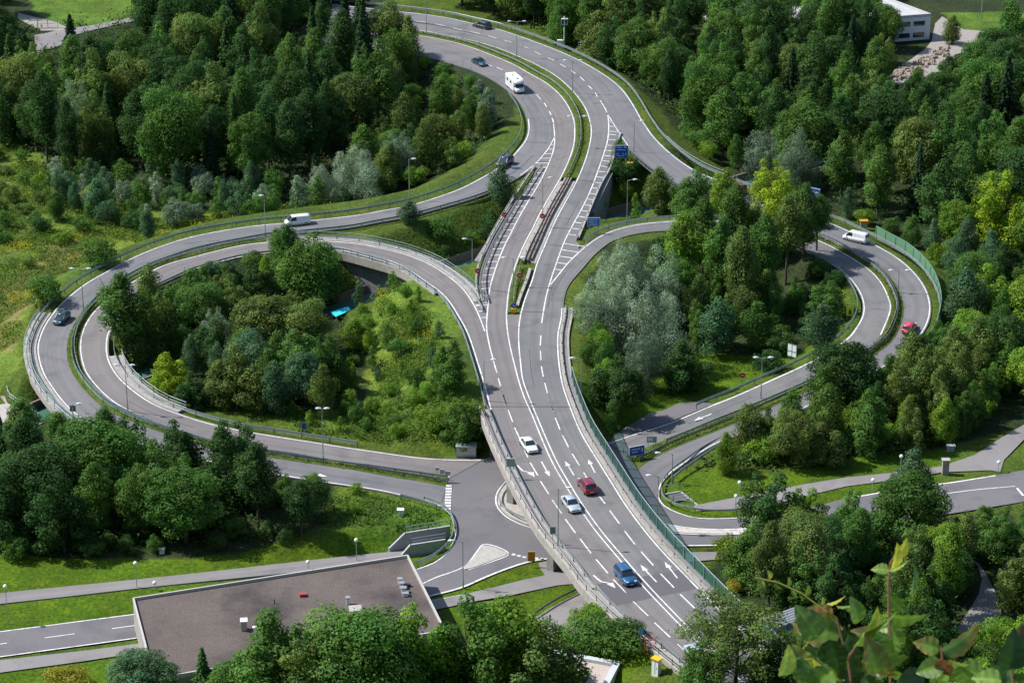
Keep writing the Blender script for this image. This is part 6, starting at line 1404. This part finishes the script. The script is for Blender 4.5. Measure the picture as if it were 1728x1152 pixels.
def strip_herbs(name, c, hwid, n, label, seed, hm=.45):
    rg = np.random.default_rng(seed); PP = []; TT = []; c = rs(c, .5)
    for k in range(n):
        i = rg.integers(1, len(c)-1); q_ = c[i]; 
        if math.sin(i*.07)+math.sin(i*.023+1) < -.9: continue
        kk = rg.integers(3, 7); PP.append(np.stack([q_.x+rg.normal(0, hwid, kk), q_.y+rg.normal(0, hwid, kk), q_.z+.05+rg.uniform(0, hm, kk)], 1)); TT.append(np.repeat(np.array([vcol(rg, 0, 0)]), kk, 0))
    p = np.concatenate(PP); t = np.concatenate(TT); nn = rg.normal(0, .5, p.shape)+np.array([0, 0, .7]); nn /= np.linalg.norm(nn, axis=1, keepdims=True)
    v, f = leaf_quads(p, nn, .24, rg, .6); o = bpy.data.objects.new(name, np_mesh(name, v, f, FOL, np.repeat(t, 4, axis=0))); C.objects.link(o); tag(o, label, 'plants', kind='stuff'); o.color = (1, 1, 1, 1)
avg = lambda a, b_: [(p+q_)/2 for p, q_ in zip(rs(a, n=200), rs(b_, n=200))]
strip_herbs('median_plants', avg([p for p in mwR if p.y > hy(303)], [p for p in meL if p.y > hy(303)]), .5, 900, 'weeds and low bushes growing in the central reservation', 51)
strip_herbs('median_plants', avg([p for p in mwR if hy(528) < p.y < hy(448)], [p for p in meL if hy(528) < p.y < hy(448)]), .4, 160, 'weeds on the short planted strip of the flyover', 52)
strip_herbs('median_plants', avg(curve(L1_IN[14:], 'L1'), curve(L2_OUT[12:], 'L2')), .45, 1100, 'weeds on the strip between the left ramps', 53)
strip_herbs('median_plants', avg(curve(R1_OUT[11:], 'R1'), curve(R2_IN[9:], 'R2')), .45, 1500, 'weeds on the strip between the right-hand ramps', 54, .6)

dcol = lambda rg, x, y: (.040,.080,.024) if rg.random() < .6 else (.075,.13,.03)
herbs('forest_understorey', [([(-60,60),(260,20),(600,-20),(640,100),(700,110),(860,180),(850,250),(740,318),(600,338),(400,340),(250,320),(60,300),(-60,235)], .40), ([(620,-60),(850,30),(1000,98),(1105,200),(1200,262),(1480,372),(1640,420),(1640,650),(1800,690),(1800,80),(1600,150),(1480,60),(1100,-60)], .40), ([(-60,770),(200,765),(420,800),(525,880),(500,912),(150,932),(-60,932)], .07), ([(1170,790),(1420,705),(1600,640),(1660,700),(1560,765),(1300,792)], .06), ([(1240,915),(1640,920),(1620,1110),(1480,1180),(1270,1010)], .07)], 16000, dcol, 3.2, 43, 'shaded undergrowth and saplings covering the forest floors', .62)
# ---------------------------------------------------------------- foreground climber on the hillside just below the camera
m, nt, b = new_mat('big_leaf'); b.inputs['Roughness'].default_value = .45
at = nt.nodes.new('ShaderNodeAttribute'); at.attribute_name = 'tint'; g = nt.nodes.new('ShaderNodeNewGeometry'); n = N(nt,'ShaderNodeTexNoise',Scale=22.0,Detail=3.0); nt.links.new(g.outputs['Position'], n.inputs['Vector'])
r = N(nt,'ShaderNodeMapRange',**{'From Min':.35,'From Max':.65,'To Min':.75,'To Max':1.2}); nt.links.new(n.outputs['Fac'], r.inputs['Value'])
mx = N(nt,'ShaderNodeVectorMath',_operation='SCALE'); nt.links.new(at.outputs['Color'], mx.inputs[0]); nt.links.new(r.outputs[0], mx.inputs['Scale']); nt.links.new(mx.outputs[0], b.inputs['Base Color'])
tl = nt.nodes.new('ShaderNodeBsdfTranslucent'); nt.links.new(mx.outputs[0], tl.inputs[0]); ms = nt.nodes.new('ShaderNodeMixShader'); ms.inputs[0].default_value = .35
nt.links.new(b.outputs[0], ms.inputs[1]); nt.links.new(tl.outputs[0], ms.inputs[2]); nt.links.new(ms.outputs[0], nt.nodes['Material Output'].inputs[0]); BL = m
def R_(px, py, d):
    v = Vector(((px-864)/FPX, cp+(576-py)/FPX*sp, -sp+(576-py)/FPX*cp)); return Vector((0, 0, CAMZ))+v*d
_LC = {'g': (.085,.15,.02), 'd': (.018,.045,.010), 'y': (.30,.30,.03), 'r': (.22,.08,.03), 'b': (.045,.10,.03), 'l': (.14,.22,.04)}
def big_leaves(name, stems, leaves, dist, label):
    base = R_(stems[0][0][0], stems[0][0][1], dist); base.z = gz(base.x, base.y); root = empty(name, base); tag(root, label, 'plant', 'leafy shoots in the foreground')
    for st in stems:
        mb = MB(); pts = [R_(x, y, dist) for x, y in st]
        if st[0][1] > 1150: pts = [Vector((pts[0].x, pts[0].y+.1, base.z-.1))]+pts
        tw = st[0][1] < 1100; mb.tube([tuple(p-base) for p in pts], .0028 if tw else .005, .002 if tw else .003, 6); mb.build('stem', mat('twig_yellow', (.30,.27,.06), .6) if tw else mat('stem_red', (.16,.07,.04), .6), root)
    V, F, T = [], [], []; rr = random.Random(len(leaves))
    for (x, y, L, ang, tilt, c1, c2) in leaves:
        o_ = R_(x, y, dist+rr.uniform(-.25, .25))-base; s = 1.1*L/FPX*dist; a = math.radians(ang)
        ux = Vector((math.cos(a), -sp*0+0, 0))*1.0; u = Vector((math.cos(a), math.sin(a)*sp*.0, math.sin(a))).normalized(); t_ = math.radians(tilt)
        side = Vector((-math.sin(a)*math.cos(t_), -math.sin(t_), math.cos(a)*math.cos(t_))); nrm_ = u.cross(side)
        nU, nV = 19, 9; k0 = len(V)
        for i in range(nU):
            q_ = i/(nU-1); w_l = .40*math.sin(math.pi*q_**.72)**.8*(1-q_*.15)+.005; curl = -.25*q_*q_
            for j in range(nV):
                v_ = (j/(nV-1)-.5)*2; rip = .02*math.sin(q_*26+v_*2); fold = abs(v_)*.16*w_l*2+rip*abs(v_)
                V.append(o_+u*(q_-.0)*s+side*v_*w_l*s*(1+.05*math.sin(q_*40))+nrm_*(fold+curl)*s)
                k = min(1, max(0, (abs(v_)*.5+q_*.6-.35)+rr.uniform(-.1, .1))); A_c, B_c = LC[c1], LC[c2]; f_ = .75 if j == 2 else 1
                T.append([(A_c[z]*(1-k)+B_c[z]*k)*(1.5 if j == 4 else 1)*(1.22 if math.sin(q_*30-abs(v_)*7) > .75 else 1) for z in range(3)])
        for i in range(nU-1):
            for j in range(nV-1): a0 = k0+i*nV+j; F.append((a0, a0+1, a0+nV+1, a0+nV))
    me = np_mesh('leaves', np.array([tuple(v) for v in V]), np.array(F), BL, np.array(T), True); o = bpy.data.objects.new('leaves', me); C.objects.link(o); o.parent = root
LC = {k: tuple(min(.5, c*1.35) for c in v) for k, v in _LC.items()}
big_leaves('leafy_shoot', [[(1502,1175),(1503,1100),(1500,1040),(1499,985),(1502,950),(1516,928)]], [
    (1504,960,42,70,50,'y','y'),(1512,940,34,55,30,'y','y'),(1500,962,32,15,60,'l','l'),(1500,962,26,170,60,'l','g'),(1536,1002,50,75,70,'b','d'),(1502,1038,60,-12,35,'g','g'),(1500,1000,50,-60,30,'g','b'),
    (1502,1052,52,-70,20,'l','g'),(1498,1058,44,200,50,'g','r'),(1508,1072,44,-100,25,'g','b'),(1500,1100,60,235,30,'d','g'),(1500,1092,64,150,40,'b','r'),(1506,1130,40,-30,40,'g','y'),(1503,1120,36,205,40,'d','d')], 9.0, 'tall leafy shoot with a yellow tip in the right foreground')
big_leaves('leafy_shoot', [[(1440,1185),(1432,1120),(1420,1075),(1412,1045)], [(1422,1062),(1395,1032),(1352,1000),(1312,982),(1274,974)], [(1430,1110),(1460,1070),(1485,1052)]], [
    (1418,1070,75,165,25,'g','r'),(1405,1046,46,150,50,'r','g'),(1400,1078,62,-75,10,'d','d'),(1425,1060,85,-85,15,'d','d'),(1390,1085,60,-110,35,'b','b'),(1440,1090,70,50,50,'g','y'),(1455,1068,56,20,60,'g','g'),(1450,1105,80,-15,25,'d','g'),
    (1372,1110,66,-100,20,'y','r'),(1392,1100,70,-70,15,'g','y'),(1352,1108,58,-80,35,'b','g'),(1440,1130,66,-50,20,'d','g'),(1470,1098,64,-60,30,'g','r'),(1405,1130,60,230,30,'g','b'),(1462,1120,60,-120,20,'d','b'),
    (1300,976,15,100,50,'y','g'),(1310,984,15,-60,50,'g','y'),(1330,990,16,80,50,'g','l'),(1340,996,15,-80,50,'l','g'),(1360,1004,17,70,40,'g','y'),(1375,1018,15,-50,50,'g','g'),(1385,1022,16,70,50,'l','y'),(1288,980,13,-90,50,'l','g'),
    (1395,1018,30,10,65,'y','r'),(1380,1075,60,120,30,'g','b'),(1345,1128,60,60,30,'y','r'),(1365,1148,62,110,25,'b','y'),(1425,1145,70,80,30,'d','g'),(1478,1135,60,100,35,'g','r'),(1448,1050,42,100,40,'g','l'),(1470,1060,46,-40,35,'b','g'),(1318,1140,50,70,40,'l','y'),(1412,1022,32,-8,60,'l','g'),(1430,1024,30,-30,50,'l','l')], 8.4, 'clump of large reddish and dark leaves with a thin yellow twig in the right foreground')
big_leaves('leafy_shoot', [[(1600,1180),(1592,1130),(1588,1090)], [(1640,1185),(1620,1130),(1610,1108)]], [
    (1588,1098,72,28,30,'b','r'),(1585,1095,40,160,40,'g','r'),(1590,1110,40,-70,30,'r','d'),(1592,1120,44,200,35,'g','b'),(1600,1112,36,-30,40,'l','y'),(1618,1122,46,-60,30,'g','l'),(1600,1135,50,240,40,'g','g'),(1560,1140,50,200,40,'d','b'),(1622,1142,46,20,50,'y','y'),(1580,1145,60,-20,50,'g','l'),(1660,1140,50,160,50,'g','b')], 8.0, 'low leafy shoot with a long pointed leaf near the right foreground edge')
big_leaves('leafy_shoot', [[(1712,1190),(1708,1140),(1705,1110)]], [
    (1706,1110,58,70,20,'d','r'),(1706,1112,60,20,30,'b','d'),(1700,1130,66,80,15,'d','d'),(1700,1120,62,250,20,'b','d'),(1712,1135,50,-20,40,'d','g'),(1690,1148,44,170,50,'l','g')], 7.6, 'dark shaded leaves at the right foreground edge')
# ---------------------------------------------------------------- camera, light, render settings
cam = bpy.data.cameras.new('camera'); co = bpy.data.objects.new('camera', cam); bpy.context.scene.collection.objects.link(co)
co.location = (0, 0, CAMZ); co.rotation_euler = (math.pi/2-PITCH, 0, 0)
cam.sensor_width = 36; cam.lens = 36*FPX/1728; cam.clip_start = 0.5; cam.clip_end = 6000
cam.dof.use_dof = True; cam.dof.focus_distance = 430; cam.dof.aperture_fstop = 18
bpy.context.scene.camera = co
EL, AZ = math.radians(48), math.radians(12)      # sun behind-left of the view
sd = Vector((math.cos(AZ)*math.cos(EL), -math.sin(AZ)*math.cos(EL), -math.sin(EL)))
sun = bpy.data.lights.new('sun', 'SUN'); so = bpy.data.objects.new('sun', sun); bpy.context.scene.collection.objects.link(so)
so.rotation_euler = sd.to_track_quat('-Z', 'Y').to_euler(); so.location = (-300, 600, 400)
sun.energy = 4.8; sun.angle = math.radians(0.53); sun.color = (1.0, 0.97, 0.915)
w = bpy.data.worlds.new("World"); bpy.context.scene.world = w; w.use_nodes = True
nt = w.node_tree; bg = nt.nodes['Background']; sk = nt.nodes.new('ShaderNodeTexSky'); sk.sky_type = 'NISHITA'; sk.sun_disc = False
sk.sun_elevation = EL; tosun = -sd; sk.sun_rotation = math.atan2(tosun.x, tosun.y); sk.altitude = 500
nt.links.new(sk.outputs[0], bg.inputs[0]); bg.inputs[1].default_value = 0.125
sc = bpy.context.scene; sc.view_settings.view_transform = 'Standard'; sc.view_settings.look = 'None'; sc.view_settings.gamma = 1; sc.view_settings.exposure = 0.50
sc.cycles.max_bounces = 6; sc.cycles.diffuse_bounces = 2; sc.cycles.transparent_max_bounces = 4; sc.cycles.caustics_reflective = False; sc.cycles.caustics_refractive = False
